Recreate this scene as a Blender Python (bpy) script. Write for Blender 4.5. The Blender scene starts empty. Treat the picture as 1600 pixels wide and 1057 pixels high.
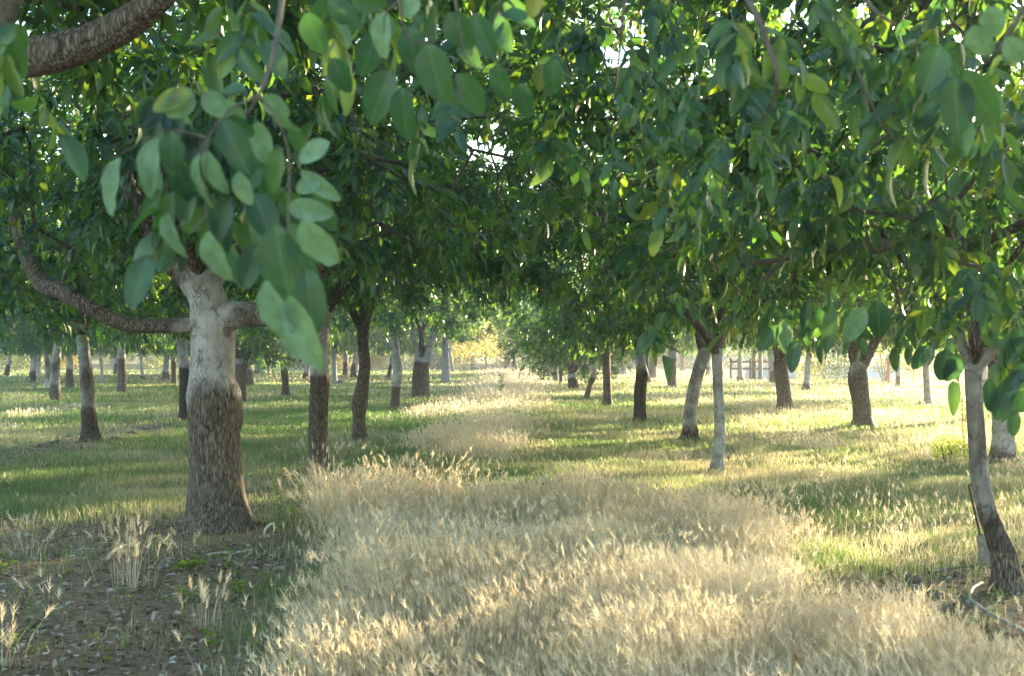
import bpy, math, random
import numpy as np

SC = bpy.context.scene
C = SC.collection
R = math.radians
# ------------------------------------------------------------------ camera, sky, sun, exposure
FPX, CXP, HOR, CAMH = 2222.0, 800.0, 552.0, 1.5
cam = bpy.data.objects.new('camera', bpy.data.cameras.new('camera'))
C.objects.link(cam); SC.camera = cam
cam.location = (0, 0, CAMH); cam.rotation_euler = (math.pi/2, 0, 0)
cam.data.sensor_width = 36; cam.data.lens = 36*FPX/1600
cam.data.shift_y = (HOR-528.5)/1600
cam.data.clip_start = 0.05; cam.data.clip_end = 3000
cam.data.dof.use_dof = True; cam.data.dof.focus_distance = 14.0; cam.data.dof.aperture_fstop = 5.6

SUN_AZ, SUN_EL = R(40), R(8.5)
w = bpy.data.worlds.new('World'); SC.world = w; w.use_nodes = True
sk = w.node_tree.nodes.new('ShaderNodeTexSky'); sk.sky_type = 'NISHITA'; sk.sun_disc = False
sk.sun_elevation = SUN_EL; sk.sun_rotation = SUN_AZ; sk.dust_density = .6; sk.ozone_density = 1.3
bg = w.node_tree.nodes['Background']; w.node_tree.links.new(sk.outputs[0], bg.inputs[0]); bg.inputs[1].default_value = 0.125
sl = bpy.data.lights.new('sun', 'SUN'); sl.energy = 5.0; sl.angle = R(0.6); sl.color = (1.0, 0.82, 0.54)
so = bpy.data.objects.new('sun', sl); C.objects.link(so)
so.rotation_euler = (math.pi/2-SUN_EL, 0, math.pi-SUN_AZ)
so.location = (30, 40, 20)
SC.view_settings.view_transform = 'Standard'; SC.view_settings.look = 'None'
SC.view_settings.gamma = 1; SC.view_settings.exposure = 2.95
cy = SC.cycles
cy.use_denoising = True; cy.max_bounces = 8; cy.diffuse_bounces = 4; cy.transmission_bounces = 6
cy.glossy_bounces = 2; cy.transparent_max_bounces = 6; cy.caustics_reflective = False; cy.caustics_refractive = False
cy.sample_clamp_indirect = 6

# ------------------------------------------------------------------ helpers
def W(px, py, d):
    return np.array([(px-CXP)/FPX*d, d, CAMH-(py-HOR)/FPX*d])
def gd(py):
    return CAMH*FPX/(py-HOR)

def _h(ix, iy, iz, s):
    n = (ix*374761393 + iy*668265263 + iz*2147483647 + s*974711) & 0xffffffff
    n = ((n ^ (n >> 13))*1274126177) & 0xffffffff
    n = ((n ^ (n >> 16))*2246822519) & 0xffffffff
    return ((n ^ (n >> 15)) & 0xffff)/65535.0
def vnoise(x, y, z=0, s=0):
    x, y, z = np.broadcast_arrays(np.asarray(x, float), np.asarray(y, float), np.asarray(z, float))
    ix, iy, iz = np.floor(x).astype(np.int64), np.floor(y).astype(np.int64), np.floor(z).astype(np.int64)
    fx, fy, fz = x-ix, y-iy, z-iz
    fx, fy, fz = fx*fx*(3-2*fx), fy*fy*(3-2*fy), fz*fz*(3-2*fz)
    r = 0
    for a in (0, 1):
        for b in (0, 1):
            for c in (0, 1):
                wt = (fx if a else 1-fx)*(fy if b else 1-fy)*(fz if c else 1-fz)
                r = r+wt*_h(ix+a, iy+b, iz+c, s)
    return r
def fbm(x, y, z=0, s=0, o=3):
    r, a, t = 0, 1.0, 0
    for i in range(o):
        f = 2.0**i
        r = r+a*vnoise(np.asarray(x)*f, np.asarray(y)*f, np.asarray(z)*f, s+i*7); t += a; a *= .5
    return r/t
def unit(v):
    return v/np.maximum(np.linalg.norm(v, axis=-1, keepdims=True), 1e-9)
def sstep(a, b, x):
    t = np.clip((x-a)/(b-a), 0, 1); return t*t*(3-2*t)

class MB:
    def __init__(s):
        s.v, s.l, s.n, s.m, s.r, s.p, s.sm, s.nv = [], [], [], [], [], [], [], 0
    def add(s, v, faces, mat=0, rnd=None, paint=None, smooth=True):
        """v (n,3); faces: (k,3|4) int array; rnd per face; paint (n,2) per point"""
        v = np.asarray(v, np.float32)
        if not isinstance(faces, list): faces = [faces]
        if not (isinstance(rnd, list)): rnd = [rnd]*len(faces)
        for f, rr in zip(faces, rnd):
            f = np.asarray(f, np.int64)
            if len(f) == 0: continue
            s.l.append((f+s.nv).ravel()); s.n.append(np.full(len(f), f.shape[1]))
            s.m.append(np.full(len(f), mat)); s.sm.append(np.full(len(f), smooth))
            s.r.append(np.full(len(f), .5) if rr is None else np.broadcast_to(rr, (len(f),)))
        s.p.append(np.zeros((len(v), 2)) if paint is None else paint)
        s.v.append(v); s.nv += len(v)
    def mesh(s, name, mats):
        v = np.concatenate(s.v); l = np.concatenate(s.l).astype(np.int32); n = np.concatenate(s.n).astype(np.int32)
        me = bpy.data.meshes.new(name)
        me.vertices.add(len(v)); me.vertices.foreach_set('co', v.ravel())
        me.loops.add(len(l)); me.loops.foreach_set('vertex_index', l)
        me.polygons.add(len(n))
        st = np.concatenate([[0], np.cumsum(n)[:-1]]).astype(np.int32)
        me.polygons.foreach_set('loop_start', st); me.polygons.foreach_set('loop_total', n)
        me.polygons.foreach_set('material_index', np.concatenate(s.m).astype(np.int32))
        me.polygons.foreach_set('use_smooth', np.concatenate(s.sm).astype(bool))
        a = me.attributes.new('rnd', 'FLOAT', 'FACE'); a.data.foreach_set('value', np.concatenate(s.r).astype(np.float32))
        p = np.concatenate(s.p).astype(np.float32)
        for k, nm in enumerate(('paint', 'tone')):
            a = me.attributes.new(nm, 'FLOAT', 'POINT'); a.data.foreach_set('value', np.ascontiguousarray(p[:, k]))
        for m in mats: me.materials.append(m)
        me.update(calc_edges=True)
        return me
    def build(s, name, mats, parent=None):
        o = bpy.data.objects.new(name, s.mesh(name, mats if isinstance(mats, list) else [mats])); C.objects.link(o)
        if parent is not None: o.parent = parent
        return o

def catmull(P, per=6):
    P = np.asarray(P, float)
    if len(P) < 3: 
        t = np.linspace(0, 1, per+1)[:, None]; return P[0]*(1-t)+P[-1]*t
    Q = np.vstack([2*P[0]-P[1], P, 2*P[-1]-P[-2]]); out = []
    for i in range(1, len(Q)-2):
        t = np.linspace(0, 1, per, endpoint=False)[:, None]
        p0, p1, p2, p3 = Q[i-1], Q[i], Q[i+1], Q[i+2]
        out.append(.5*((2*p1)+(-p0+p2)*t+(2*p0-5*p1+4*p2-p3)*t**2+(-p0+3*p1-3*p2+p3)*t**3))
    out.append(P[-1:]); return np.vstack(out)

def tube_geo(P, rad, k=6, rfun=None, cap=True):
    P = np.asarray(P, float); m = len(P); rad = np.broadcast_to(np.asarray(rad, float), (m,))
    T = unit(np.gradient(P, axis=0))
    ref = np.array([1., 0, 0]) if abs(T[0][0]) < .8 else np.array([0, 1., 0])
    U = np.zeros((m, 3)); u = unit(ref-T[0]*ref.dot(T[0]))
    for i in range(m):
        u = u-T[i]*u.dot(T[i]); u = u/max(np.linalg.norm(u), 1e-9); U[i] = u
    V = np.cross(T, U); th = np.arange(k)/k*2*np.pi
    rr = np.repeat(rad[:, None], k, 1)
    if rfun is not None: rr = rfun(rr, th[None, :], P)
    v = P[:, None]+rr[..., None]*(np.cos(th)[None, :, None]*U[:, None]+np.sin(th)[None, :, None]*V[:, None])
    i = np.arange(m-1)[:, None]*k; j = np.arange(k)[None]; j2 = (j+1) % k
    f = np.stack([i+j, i+j2, i+k+j2, i+k+j], -1).reshape(-1, 4)
    vv = v.reshape(-1, 3); fs = [f]
    if cap:
        vv = np.vstack([vv, P[0:1], P[-1:]+T[-1:]*rad[-1]*.5]); jj = np.arange(k); b = (m-1)*k
        fs.append(np.vstack([np.stack([np.full(k, m*k), (jj+1) % k, jj], -1), np.stack([np.full(k, m*k+1), b+jj, b+(jj+1) % k], -1)]))
    return vv, fs

def tag(o, label=None, cat=None, group=None, kind=None):
    if label: o['label'] = label
    if cat: o['category'] = cat
    if group: o['group'] = group
    if kind: o['kind'] = kind
    return o
def empty(name, loc, rz=0):
    o = bpy.data.objects.new(name, None); C.objects.link(o); o.location = tuple(loc); o.rotation_euler = (0, 0, rz); o.empty_display_size = .2
    return o
def copy_tree(o, parent=None):
    c = o.copy(); C.objects.link(c); c.parent = parent
    for ch in [x for x in C.objects if x.parent == o]: copy_tree(ch, c)
    return c

# leaf templates: u along, v across (-1..1), w off-plane ; faces
LEAF_FAR = (np.array([(0, 0, 0), (.45, -1, .07), (1, 0, -.05), (.45, 1, .07)]), [np.array([(0, 1, 2), (0, 2, 3)])])
LEAF_MID = (np.array([(0, 0, 0), (.36, -.95, .09), (.33, 0, 0), (.33, .95, .09), (.72, -.8, .03), (.72, 0, -.05), (.72, .8, .03), (1, 0, -.14)]),
            [np.array([(0, 1, 2), (0, 2, 3), (4, 7, 5), (5, 7, 6)]), np.array([(1, 4, 5, 2), (2, 5, 6, 3)])])
def _hero():
    us = np.array([0, .06, .16, .3, .46, .62, .77, .9, .97, 1.0]); ws = np.array([.03, .34, .72, .95, 1, .93, .76, .48, .24, .02])
    vs = np.array([-1, -.55, 0, .55, 1.]); V = []
    for u_, w_ in zip(us, ws):
        for q in vs: V.append((u_, q*w_, .10*abs(q)**1.3*w_-.16*u_**2+.02*math.sin(u_*26+q*2)*abs(q)))
    F = [(i*5+j, i*5+5+j, i*5+6+j, i*5+1+j) for i in range(len(us)-1) for j in range(4)]
    return np.array(V), [np.array(F)]
LEAF_HERO = _hero()
def add_leaves(mb, P, D, N, L, Wd, tmpl, rnd, mat=0, curl=None):
    n = len(P)
    if n == 0: return
    D = unit(D); S = unit(np.cross(D, N)); N2 = np.cross(S, D)
    tv, tf = tmpl; k = len(tv)
    u, v, ww = tv[:, 0], tv[:, 1], tv[:, 2]
    if curl is None: curl = np.zeros(n)
    wo = ww[None]*1.0-curl[:, None]*u[None]**2
    X = P[:, None]+D[:, None]*(u[None]*L[:, None])[..., None]+S[:, None]*(v[None]*Wd[:, None]*.5)[..., None]+N2[:, None]*(wo*L[:, None])[..., None]
    off = (np.arange(n)*k)[:, None, None]
    fs, rs = [], []
    for f in tf:
        fs.append((f[None]+off).reshape(-1, f.shape[1])); rs.append(np.repeat(rnd, len(f)))
    mb.add(X.reshape(-1, 3), fs, mat, rs, np.tile(np.stack([v*.5+.5, u], 1), (n, 1)) if tmpl is LEAF_HERO else None)

def compound(mb, B, D, Lr, tmpl, rng, size=.115, npair=3, mat=0, rach=True, bias=0.0):
    """compound walnut leaves: bases B, rachis direction D, rachis length Lr"""
    n = len(B); D = unit(D)
    side = unit(np.cross(D, np.tile([0, 0, 1.], (n, 1)))+rng.normal(0, .25, (n, 3)))
    up = np.cross(side, D)
    lr = rng.random(n)
    for j in range(npair+1):
        t = .35+.65*j/npair
        for sgn in ((-1, 1) if j < npair else (0,)):
            pos = B+D*(Lr*t)[:, None]; pos[:, 2] -= .25*Lr*t*t
            d = D*(.55 if sgn else 1)+side*sgn*.75+rng.normal(0, .22, (n, 3)); d[:, 2] -= .55
            nn = up+rng.normal(0, .6, (n, 3))
            L = size*(.72+.28*t+(.18 if sgn == 0 else 0))*rng.uniform(.8, 1.2, n)
            rn = np.clip(bias+.45*lr+.55*rng.random(n), 0, 1)
            add_leaves(mb, pos, d, nn, L, L*rng.uniform(.40, .52, n), tmpl, rn, mat, rng.normal(.08, .22, n))
    if rach:  # thin rachis as a flat three-sided sliver
        k = np.arange(n)[:, None]*3
        e = B+D*Lr[:, None]; e[:, 2] -= .25*Lr
        v = np.stack([B-side*.002, B+side*.002, e], 1).reshape(-1, 3)
        mb.add(v, (np.arange(3)[None]+k), mat, .35)

# ------------------------------------------------------------------ materials
class NT:
    def __init__(s, name):
        s.m = bpy.data.materials.new(name); s.m.use_nodes = True; s.t = s.m.node_tree; s.t.nodes.clear()
        s.out = s.n('ShaderNodeOutputMaterial')
    def n(s, t, **kw):
        x = s.t.nodes.new(t)
        for k, v in kw.items(): setattr(x, k, v)
        return x
    def l(s, a, b): s.t.links.new(a, b)
    def attr(s, name): return s.n('ShaderNodeAttribute', attribute_name=name).outputs['Fac']
    def ramp(s, fac, stops, interp='LINEAR'):
        r = s.n('ShaderNodeValToRGB'); r.color_ramp.interpolation = interp
        e = r.color_ramp.elements
        while len(e) < len(stops): e.new(.5)
        for x, (p, c) in zip(e, stops):
            x.position = p; x.color = (c, c, c, 1) if isinstance(c, (int, float)) else tuple(c)+(1,)
        s.l(fac, r.inputs[0]); return r.outputs[0]
    def noise(s, scale, detail=4, vec=None, rough=.55):
        x = s.n('ShaderNodeTexNoise'); x.inputs['Scale'].default_value = scale; x.inputs['Detail'].default_value = detail; x.inputs['Roughness'].default_value = rough
        if vec is not None: s.l(vec, x.inputs['Vector'])
        return x.outputs[0]
    def mix(s, f, a, b, mode='MIX'):
        x = s.n('ShaderNodeMix', data_type='RGBA', blend_type=mode)
        for i, q in ((0, f), (6, a), (7, b)):
            if hasattr(q, 'links'): s.l(q, x.inputs[i])
            elif isinstance(q, (int, float)): x.inputs[i].default_value = q if i == 0 else (q, q, q, 1)
            else: x.inputs[i].default_value = tuple(q)+(1,)
        return x.outputs[2]
    def math(s, op, a, b=0.0, clamp=False):
        x = s.n('ShaderNodeMath', operation=op, use_clamp=clamp)
        for i, q in enumerate((a, b)):
            if hasattr(q, 'links'): s.l(q, x.inputs[i])
            else: x.inputs[i].default_value = q
        return x.outputs[0]
    def pos(s, scale=(1, 1, 1), kind='Object'):
        tc = s.n('ShaderNodeTexCoord'); mp = s.n('ShaderNodeMapping'); mp.inputs['Scale'].default_value = scale
        s.l(tc.outputs[kind], mp.inputs[0]); return mp.outputs[0]

def leaf_mat(name, stops, tstops, trans=.42, rough=.42, spec=.35):
    m = NT(name); r = m.attr('rnd')
    c = m.ramp(r, stops); t = m.ramp(r, tstops)
    p = m.n('ShaderNodeBsdfPrincipled'); p.inputs['Roughness'].default_value = rough
    if name.startswith('walnut'):
        va, ua = m.math('ABSOLUTE', m.math('SUBTRACT', m.attr('paint'), .5)), m.attr('tone')
        sn = m.math('SINE', m.math('MULTIPLY', m.math('SUBTRACT', ua, m.math('MULTIPLY', va, .42)), 60.))
        vein = m.math('MULTIPLY', m.ramp(sn, [(.86, 0.), (.98, 1.)]), m.ramp(ua, [(.02, 0.), (.06, 1.)]))
        rib = m.math('MULTIPLY', m.ramp(va, [(.012, 1.), (.035, 0.)]), m.ramp(ua, [(.001, 0.), (.01, 1.)]))
        vr = m.math('ADD', m.math('MULTIPLY', vein, .35), m.math('MULTIPLY', rib, .9), True)
        blot = m.ramp(m.noise(35, 4, m.pos()), [(.35, .72), (.65, 1.25)])
        c = m.mix(1.0, m.mix(m.math('MULTIPLY', vr, .6), c, (.16, .26, .10)), blot, 'MULTIPLY')
        t = m.mix(m.math('MULTIPLY', vr, .5), t, (.10, .16, .03))
        bb = m.n('ShaderNodeBump'); bb.inputs['Strength'].default_value = .35; bb.inputs['Distance'].default_value = .004; m.l(vr, bb.inputs['Height']); m.l(bb.outputs[0], p.inputs['Normal'])
        sp = m.math('MULTIPLY', m.ramp(m.noise(95, 2, m.pos()), [(.70, 0.), (.74, 1.)]), m.ramp(ua, [(0, 0.), (.02, .8)]))
        c = m.mix(sp, c, (.09, .06, .03)); t = m.mix(sp, t, (.10, .06, .02))
    m.l(c, p.inputs['Base Color'])
    p.inputs['Specular IOR Level'].default_value = spec
    tr = m.n('ShaderNodeBsdfTranslucent'); m.l(t, tr.inputs[0])
    mx = m.n('ShaderNodeMixShader'); mx.inputs[0].default_value = trans
    m.l(p.outputs[0], mx.inputs[1]); m.l(tr.outputs[0], mx.inputs[2]); m.l(mx.outputs[0], m.out.inputs[0])
    return m.m
M = {}
M['leaf'] = leaf_mat('walnut leaf', [(0, (.014, .054, .042)), (.5, (.026, .082, .058)), (.85, (.048, .114, .056)), (1, (.10, .15, .03))],
                     [(0, (.06, .20, .03)), (.6, (.18, .38, .035)), (.9, (.38, .52, .03)), (1, (.52, .52, .03))], trans=.40, rough=.36, spec=.5)
M['leafpale'] = leaf_mat('walnut leaf underside and sky sheen', [(0, (.10, .20, .13)), (1, (.19, .32, .22))], [(0, (.15, .32, .06)), (1, (.25, .42, .08))], trans=.35, rough=.5, spec=.3)  # pale underside tone, with sky light and sheen put into the colour
M['bgleaf'] = leaf_mat('background leaf', [(0, (.06, .08, .02)), (.6, (.12, .12, .03)), (1, (.22, .17, .05))],
                       [(0, (.30, .36, .05)), (.5, (.55, .48, .09)), (1, (.75, .52, .15))], trans=.5)
M['shrub'] = leaf_mat('olive shrub leaf', [(0, (.06, .09, .05)), (1, (.15, .18, .09))], [(0, (.2, .3, .1)), (1, (.45, .5, .15))], trans=.4)
M['green'] = leaf_mat('green grass blade', [(0, (.060, .115, .050)), (.6, (.115, .165, .075)), (.8, (.22, .23, .12)), (1, (.42, .38, .25))],
                      [(0, (.13, .28, .06)), (.6, (.28, .40, .09)), (1, (.66, .58, .32))], trans=.42, rough=.5)
M['dry'] = leaf_mat('dry straw', [(0, (.36, .27, .15)), (.3, (.58, .49, .33)), (.8, (.72, .65, .48)), (1, (.80, .75, .60))],
                    [(0, (.45, .33, .18)), (.5, (.66, .54, .34)), (1, (.8, .7, .5))], trans=.45, rough=.55)
M['weed'] = leaf_mat('weed leaf', [(0, (.06, .14, .03)), (.7, (.12, .22, .04)), (1, (.35, .22, .12))],
                     [(0, (.3, .5, .04)), (1, (.6, .6, .1))], trans=.5)
M['litter'] = leaf_mat('dead leaf', [(0, (.06, .04, .025)), (.4, (.17, .12, .075)), (.7, (.32, .26, .19)), (1, (.56, .53, .47))],
                       [(0, (.1, .06, .03)), (1, (.3, .2, .1))], trans=.12, rough=.75)

def bark_mat():
    m = NT('walnut bark'); pt = m.attr('paint'); tone = m.attr('tone')
    v1 = m.pos((34, 34, 6.0)); v2 = m.pos((9, 9, 7))
    fn = m.noise(1.6, 5, v1, .62)
    vf = m.n('ShaderNodeTexVoronoi', feature='DISTANCE_TO_EDGE'); vf.inputs['Scale'].default_value = 1.0
    va_ = m.n('ShaderNodeVectorMath', operation='ADD'); m.l(m.pos((58, 58, 10)), va_.inputs[0])
    nd = m.n('ShaderNodeTexNoise'); nd.inputs['Scale'].default_value = 9; nd.inputs['Detail'].default_value = 3; m.l(m.pos((1, 1, .5)), nd.inputs['Vector'])
    sd_ = m.n('ShaderNodeVectorMath', operation='SCALE'); m.l(nd.outputs[1], sd_.inputs[0]); sd_.inputs['Scale'].default_value = 1.8; m.l(sd_.outputs[0], va_.inputs[1]); m.l(va_.outputs[0], vf.inputs['Vector'])
    fur = m.math('ADD', m.math('MULTIPLY', m.ramp(vf.outputs[0], [(0, 0.), (.16, .7), (.4, 1.)]), .26), m.math('MULTIPLY', fn, .62))
    n2 = m.noise(1.0, 4, v2)
    n3 = m.noise(6.0, 6, m.pos(), .65)
    brown = m.ramp(fur, [(.30, (.035, .028, .022)), (.46, (.12, .095, .074)), (.62, (.25, .215, .18)), (.8, (.38, .345, .30))])
    brown = m.mix(m.ramp(n3, [(.45, 0.), (.7, .45)]), brown, (.16, .15, .10))
    pale = m.ramp(n3, [(.3, (.20, .185, .17)), (.5, (.40, .39, .37)), (.7, (.56, .56, .55))])
    # crackle in the pale bark
    vo = m.n('ShaderNodeTexVoronoi', feature='DISTANCE_TO_EDGE'); vo.inputs['Scale'].default_value = 1.0
    vv = m.n('ShaderNodeVectorMath', operation='ADD'); m.l(m.pos((11, 11, 5)), vv.inputs[0])
    nn = m.n('ShaderNodeTexNoise'); nn.inputs['Scale'].default_value = 7; nn.inputs['Detail'].default_value = 3; m.l(m.pos(), nn.inputs['Vector'])
    sc = m.n('ShaderNodeVectorMath', operation='SCALE'); m.l(nn.outputs[1], sc.inputs[0]); sc.inputs['Scale'].default_value = 2.2; m.l(sc.outputs[0], vv.inputs[1])
    m.l(vv.outputs[0], vo.inputs['Vector'])
    cr = m.math('MULTIPLY', m.ramp(vo.outputs[0], [(0, 1.), (.085, 0.)]), m.ramp(n2, [(.46, 0.), (.60, .7)]))
    pale = m.mix(cr, pale, (.07, .055, .045))
    pm = m.math('ADD', pt, m.math('MULTIPLY', m.math('SUBTRACT', m.noise(2.2, 5, m.pos((1,1,.6)), .62), .5), 1.7))
    pm = m.ramp(pm, [(.34, 0.), (.66, 1.)])
    col = m.mix(pm, brown, pale)
    col = m.mix(1.0, col, m.ramp(tone, [(0, .25), (.5, 1.), (1, 1.)]), 'MULTIPLY')
    p = m.n('ShaderNodeBsdfPrincipled'); m.l(col, p.inputs['Base Color']); p.inputs['Roughness'].default_value = .85; p.inputs['Specular IOR Level'].default_value = .2
    b = m.n('ShaderNodeBump'); b.inputs['Strength'].default_value = .8; b.inputs['Distance'].default_value = .03
    hh = m.math('SUBTRACT', m.math('ADD', m.math('MULTIPLY', fur, m.ramp(pm, [(0, 1.), (1, .3)])), m.math('MULTIPLY', n3, .35)), m.math('MULTIPLY', cr, .5))
    m.l(hh, b.inputs['Height']); m.l(b.outputs[0], p.inputs['Normal']); m.l(p.outputs[0], m.out.inputs[0])
    return m.m
M['bark'] = bark_mat()
def simple(name, col, rough=.7, nscale=20, amp=.35, metallic=0):
    m = NT(name); n = m.noise(nscale, 5, m.pos())
    c = m.mix(m.ramp(n, [(.35, 0.), (.65, 1.)]), tuple(x*(1-amp) for x in col), tuple(min(1, x*(1+amp)) for x in col))
    p = m.n('ShaderNodeBsdfPrincipled'); m.l(c, p.inputs['Base Color']); p.inputs['Roughness'].default_value = rough
    p.inputs['Metallic'].default_value = metallic
    b = m.n('ShaderNodeBump'); b.inputs['Strength'].default_value = .3; b.inputs['Distance'].default_value = .01
    m.l(n, b.inputs['Height']); m.l(b.outputs[0], p.inputs['Normal']); m.l(p.outputs[0], m.out.inputs[0]); return m.m
M['twig'] = simple('twig bark', (.10, .085, .065), .85, 30)
M['rust'] = simple('rusted iron', (.045, .03, .022), .7, 60)
M['pvc'] = simple('weathered grey pipe', (.23, .21, .19), .6, 30)
M['hose'] = simple('pale dusty hose', (.36, .34, .32), .55, 25, .3)
M['blackhose'] = simple('black drip hose', (.03, .03, .03), .5, 25, .4)
M['stick'] = simple('bleached wood', (.50, .44, .34), .8, 30, .3)
M['wall'] = simple('pale painted wall', (.62, .66, .72), .8, 3, .08)
M['orange'] = simple('faded orange paint', (.55, .14, .07), .7, 6, .3)
M['white'] = simple('white paint', (.75, .75, .75), .6, 6, .08)
M['post'] = simple('weathered wood post', (.13, .10, .08), .85, 12, .4)
M['clod'] = simple('dry soil clod', (.13, .105, .085), .95, 25, .5)

# ------------------------------------------------------------------ ground
def dryness(x, y):
    """how tall-dry the grass is (0..1)"""
    nz = (fbm(x*.9, y*.6, 0, 5)-.5)*1.2+(vnoise(x*5, y*3.5, 0, 6)-.5)*.45+(vnoise(x*17, y*13, 0, 8)-.5)*.5; n2 = fbm(x*.35, y*.22, 0, 9)-.5
    near = sstep(-2.15, -.55, x+nz*1.4-.12*(y-9)*(-1))*sstep(2.5, 1.7, x+nz*1.0+.12*np.clip(y-7.4,0,2)-1.6*sstep(6.7,6.0,y))*sstep(14.4, 12.0, y+nz*2.2+np.clip(x-1.0, 0, 2)*1.2)
    tuft = sstep(-2.1, -1.7, x+nz*.4)*sstep(.1, -.4, x+nz)*sstep(12.0, 12.6, y+nz)*sstep(14.4, 13.8, y+nz)*.9
    mid = .85*sstep(-1.9, -1.0, x+nz)*sstep(.7, -.3, x+nz*1.2)*sstep(17, 21, y+nz*4)*sstep(32, 27, y+nz*5)
    far = sstep(-2.8, -1.2, x+nz*2)*sstep(1.6, -.2, x+nz*2-(y-30)*.02)*sstep(31, 36, y+nz*6)
    right = .15*sstep(1.2, 2.5, x+nz*2)*(.3+.7*sstep(.4, .6, fbm(x*.5, y*.35, 0, 18)))+.12*sstep(4, 7, x)
    pat = .4*sstep(.06, .2, n2)*sstep(13, 18, y)
    return np.clip(np.maximum.reduce([near*(.62+.38*sstep(.36, .56, fbm(x*1.0+3, y*.7, 0, 15))), tuft, mid*(.5+.5*sstep(.35, .5, fbm(x*.7, y*.45, 0, 16))), far*.8, right, pat]), 0, 1)
def soilness(x, y):
    nz = fbm(x*1.1, y*.9, 0, 21)-.5; n3 = fbm(x*3, y*2.4, 0, 27)-.5
    left = sstep(-.85, -1.6, x+nz*.8-.06*(y-8)*(-1))*sstep(12.9, 12.0, y+nz*1.8)
    r = np.hypot((x-3.0)/1.3, (y-8.5)/1.7); right = sstep(1.2, .8, r+nz*.7+n3*.4)
    rowl = sstep(.7, .3, abs(x+2.6+nz))*sstep(11, 13, y)*sstep(40, 20, y)*.75
    row2 = sstep(.85, .35, abs(x+7.3+nz*.8+(y-24)*.05))*.85
    row3 = sstep(.6, .2, abs(x-2.8+nz))*sstep(12, 16, y)*.35
    return np.clip(np.maximum.reduce([left, right, rowl, row2, row3]), 0, 1)
def gz(x, y):
    near = sstep(60, 20, y)
    return near*(.07*(fbm(x*.5, y*.5, 0, 40)-.5)+.03*(fbm(x*2.3, y*2.3, 0, 44)-.5)+.08*np.exp(-((x-.3)/1.3)**2))+.02*near*soilness(x, y)*(fbm(x*7, y*7, 0, 46)-.5)

def make_ground():
    def axis(lim, fine, step, grow):
        a = [0.0]
        while a[-1] < lim: a.append(a[-1]+(step if a[-1] < fine else step*(1+(a[-1]-fine)*grow)))
        return np.array(a)
    xp = axis(900, 5.0, .06, .8); xs = np.concatenate([-xp[::-1][:-1], xp])
    yp = axis(1200, 16, .07, .35); ys = np.concatenate([-axis(60, 0, .5, .5)[::-1][:-1], yp])
    X, Y = np.meshgrid(xs, ys); Z = gz(X, Y)
    n, m = len(xs), len(ys)
    i = np.arange(m-1)[:, None]*n; j = np.arange(n-1)[None]
    f = np.stack([i+j, i+j+1, i+n+j+1, i+n+j], -1).reshape(-1, 4)
    pt = np.stack([dryness(X, Y).ravel(), soilness(X, Y).ravel()], -1)
    mb = MB(); mb.add(np.stack([X, Y, Z], -1).reshape(-1, 3), f, 0, None, pt)
    mt = NT('orchard ground'); d = mt.attr('paint'); s = mt.attr('tone')
    nb = mt.noise(.5, 6, mt.pos(), .6); nf = mt.noise(14, 8, mt.pos(), .7); nm = mt.noise(70, 4, mt.pos(), .7)
    green = mt.mix(mt.ramp(nf, [(.35, 0.), (.65, 1.)]), (.05, .075, .025), (.15, .15, .06))
    green = mt.mix(mt.ramp(nb, [(.4, 0.), (.65, .6)]), green, (.24, .20, .11))
    dry = mt.mix(mt.ramp(nf, [(.3, 0.), (.7, 1.)]), (.20, .15, .09), (.42, .34, .22))
    soil = mt.mix(mt.ramp(nf, [(.35, 0.), (.65, 1.)]), (.15, .10, .065), (.34, .25, .17))
    soil = mt.mix(mt.ramp(nm, [(.6, 0.), (.7, .7)]), soil, (.42, .38, .33))
    c = mt.mix(d, green, dry); c = mt.mix(s, c, soil)
    p = mt.n('ShaderNodeBsdfPrincipled'); mt.l(c, p.inputs['Base Color']); p.inputs['Roughness'].default_value = .95; p.inputs['Specular IOR Level'].default_value = .1
    b = mt.n('ShaderNodeBump'); b.inputs['Strength'].default_value = .7; b.inputs['Distance'].default_value = .04
    mt.l(mt.math('ADD', nf, mt.math('MULTIPLY', nm, .4)), b.inputs['Height']); mt.l(b.outputs[0], p.inputs['Normal']); mt.l(p.outputs[0], mt.out.inputs[0])
    tag(mb.build('ground', mt.m), 'grassy orchard floor with bare soil strips along the tree rows', 'ground', kind='structure')
make_ground()

# ------------------------------------------------------------------ trees
def bark_fun(seed, amp, gz0, gn=0.0, flare=.0, flh=.25):
    def f(rr, th, P):
        z = P[:, 2:3]; c, s = np.cos(th), np.sin(th); ax = P[:, 0:1]*0
        n1 = fbm(c*1.3+7+ax, s*1.3+3+ax, z*1.2, seed)-.5
        n2 = fbm(c*6+11+ax, s*6+5+ax, z*2.6, seed+3)-.5
        n3 = 1-abs(2*vnoise(c*9+ax, s*9+ax, z*3.5, seed+5)-1)
        out = rr*(1+amp*(1.3*n1+.7*n2)+amp*.35*(n3-.5))
        out = out*(1+gn*np.exp(-((z-gz0)/.09)**2)*(.6+1.2*n1+.5*n2))
        lob = .5+.5*np.sin(th*5+seed)
        out = out*(1+flare*np.exp(-np.clip(z, 0, 9)/flh)*(.5+.8*lob))
        return out
    return f

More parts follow.
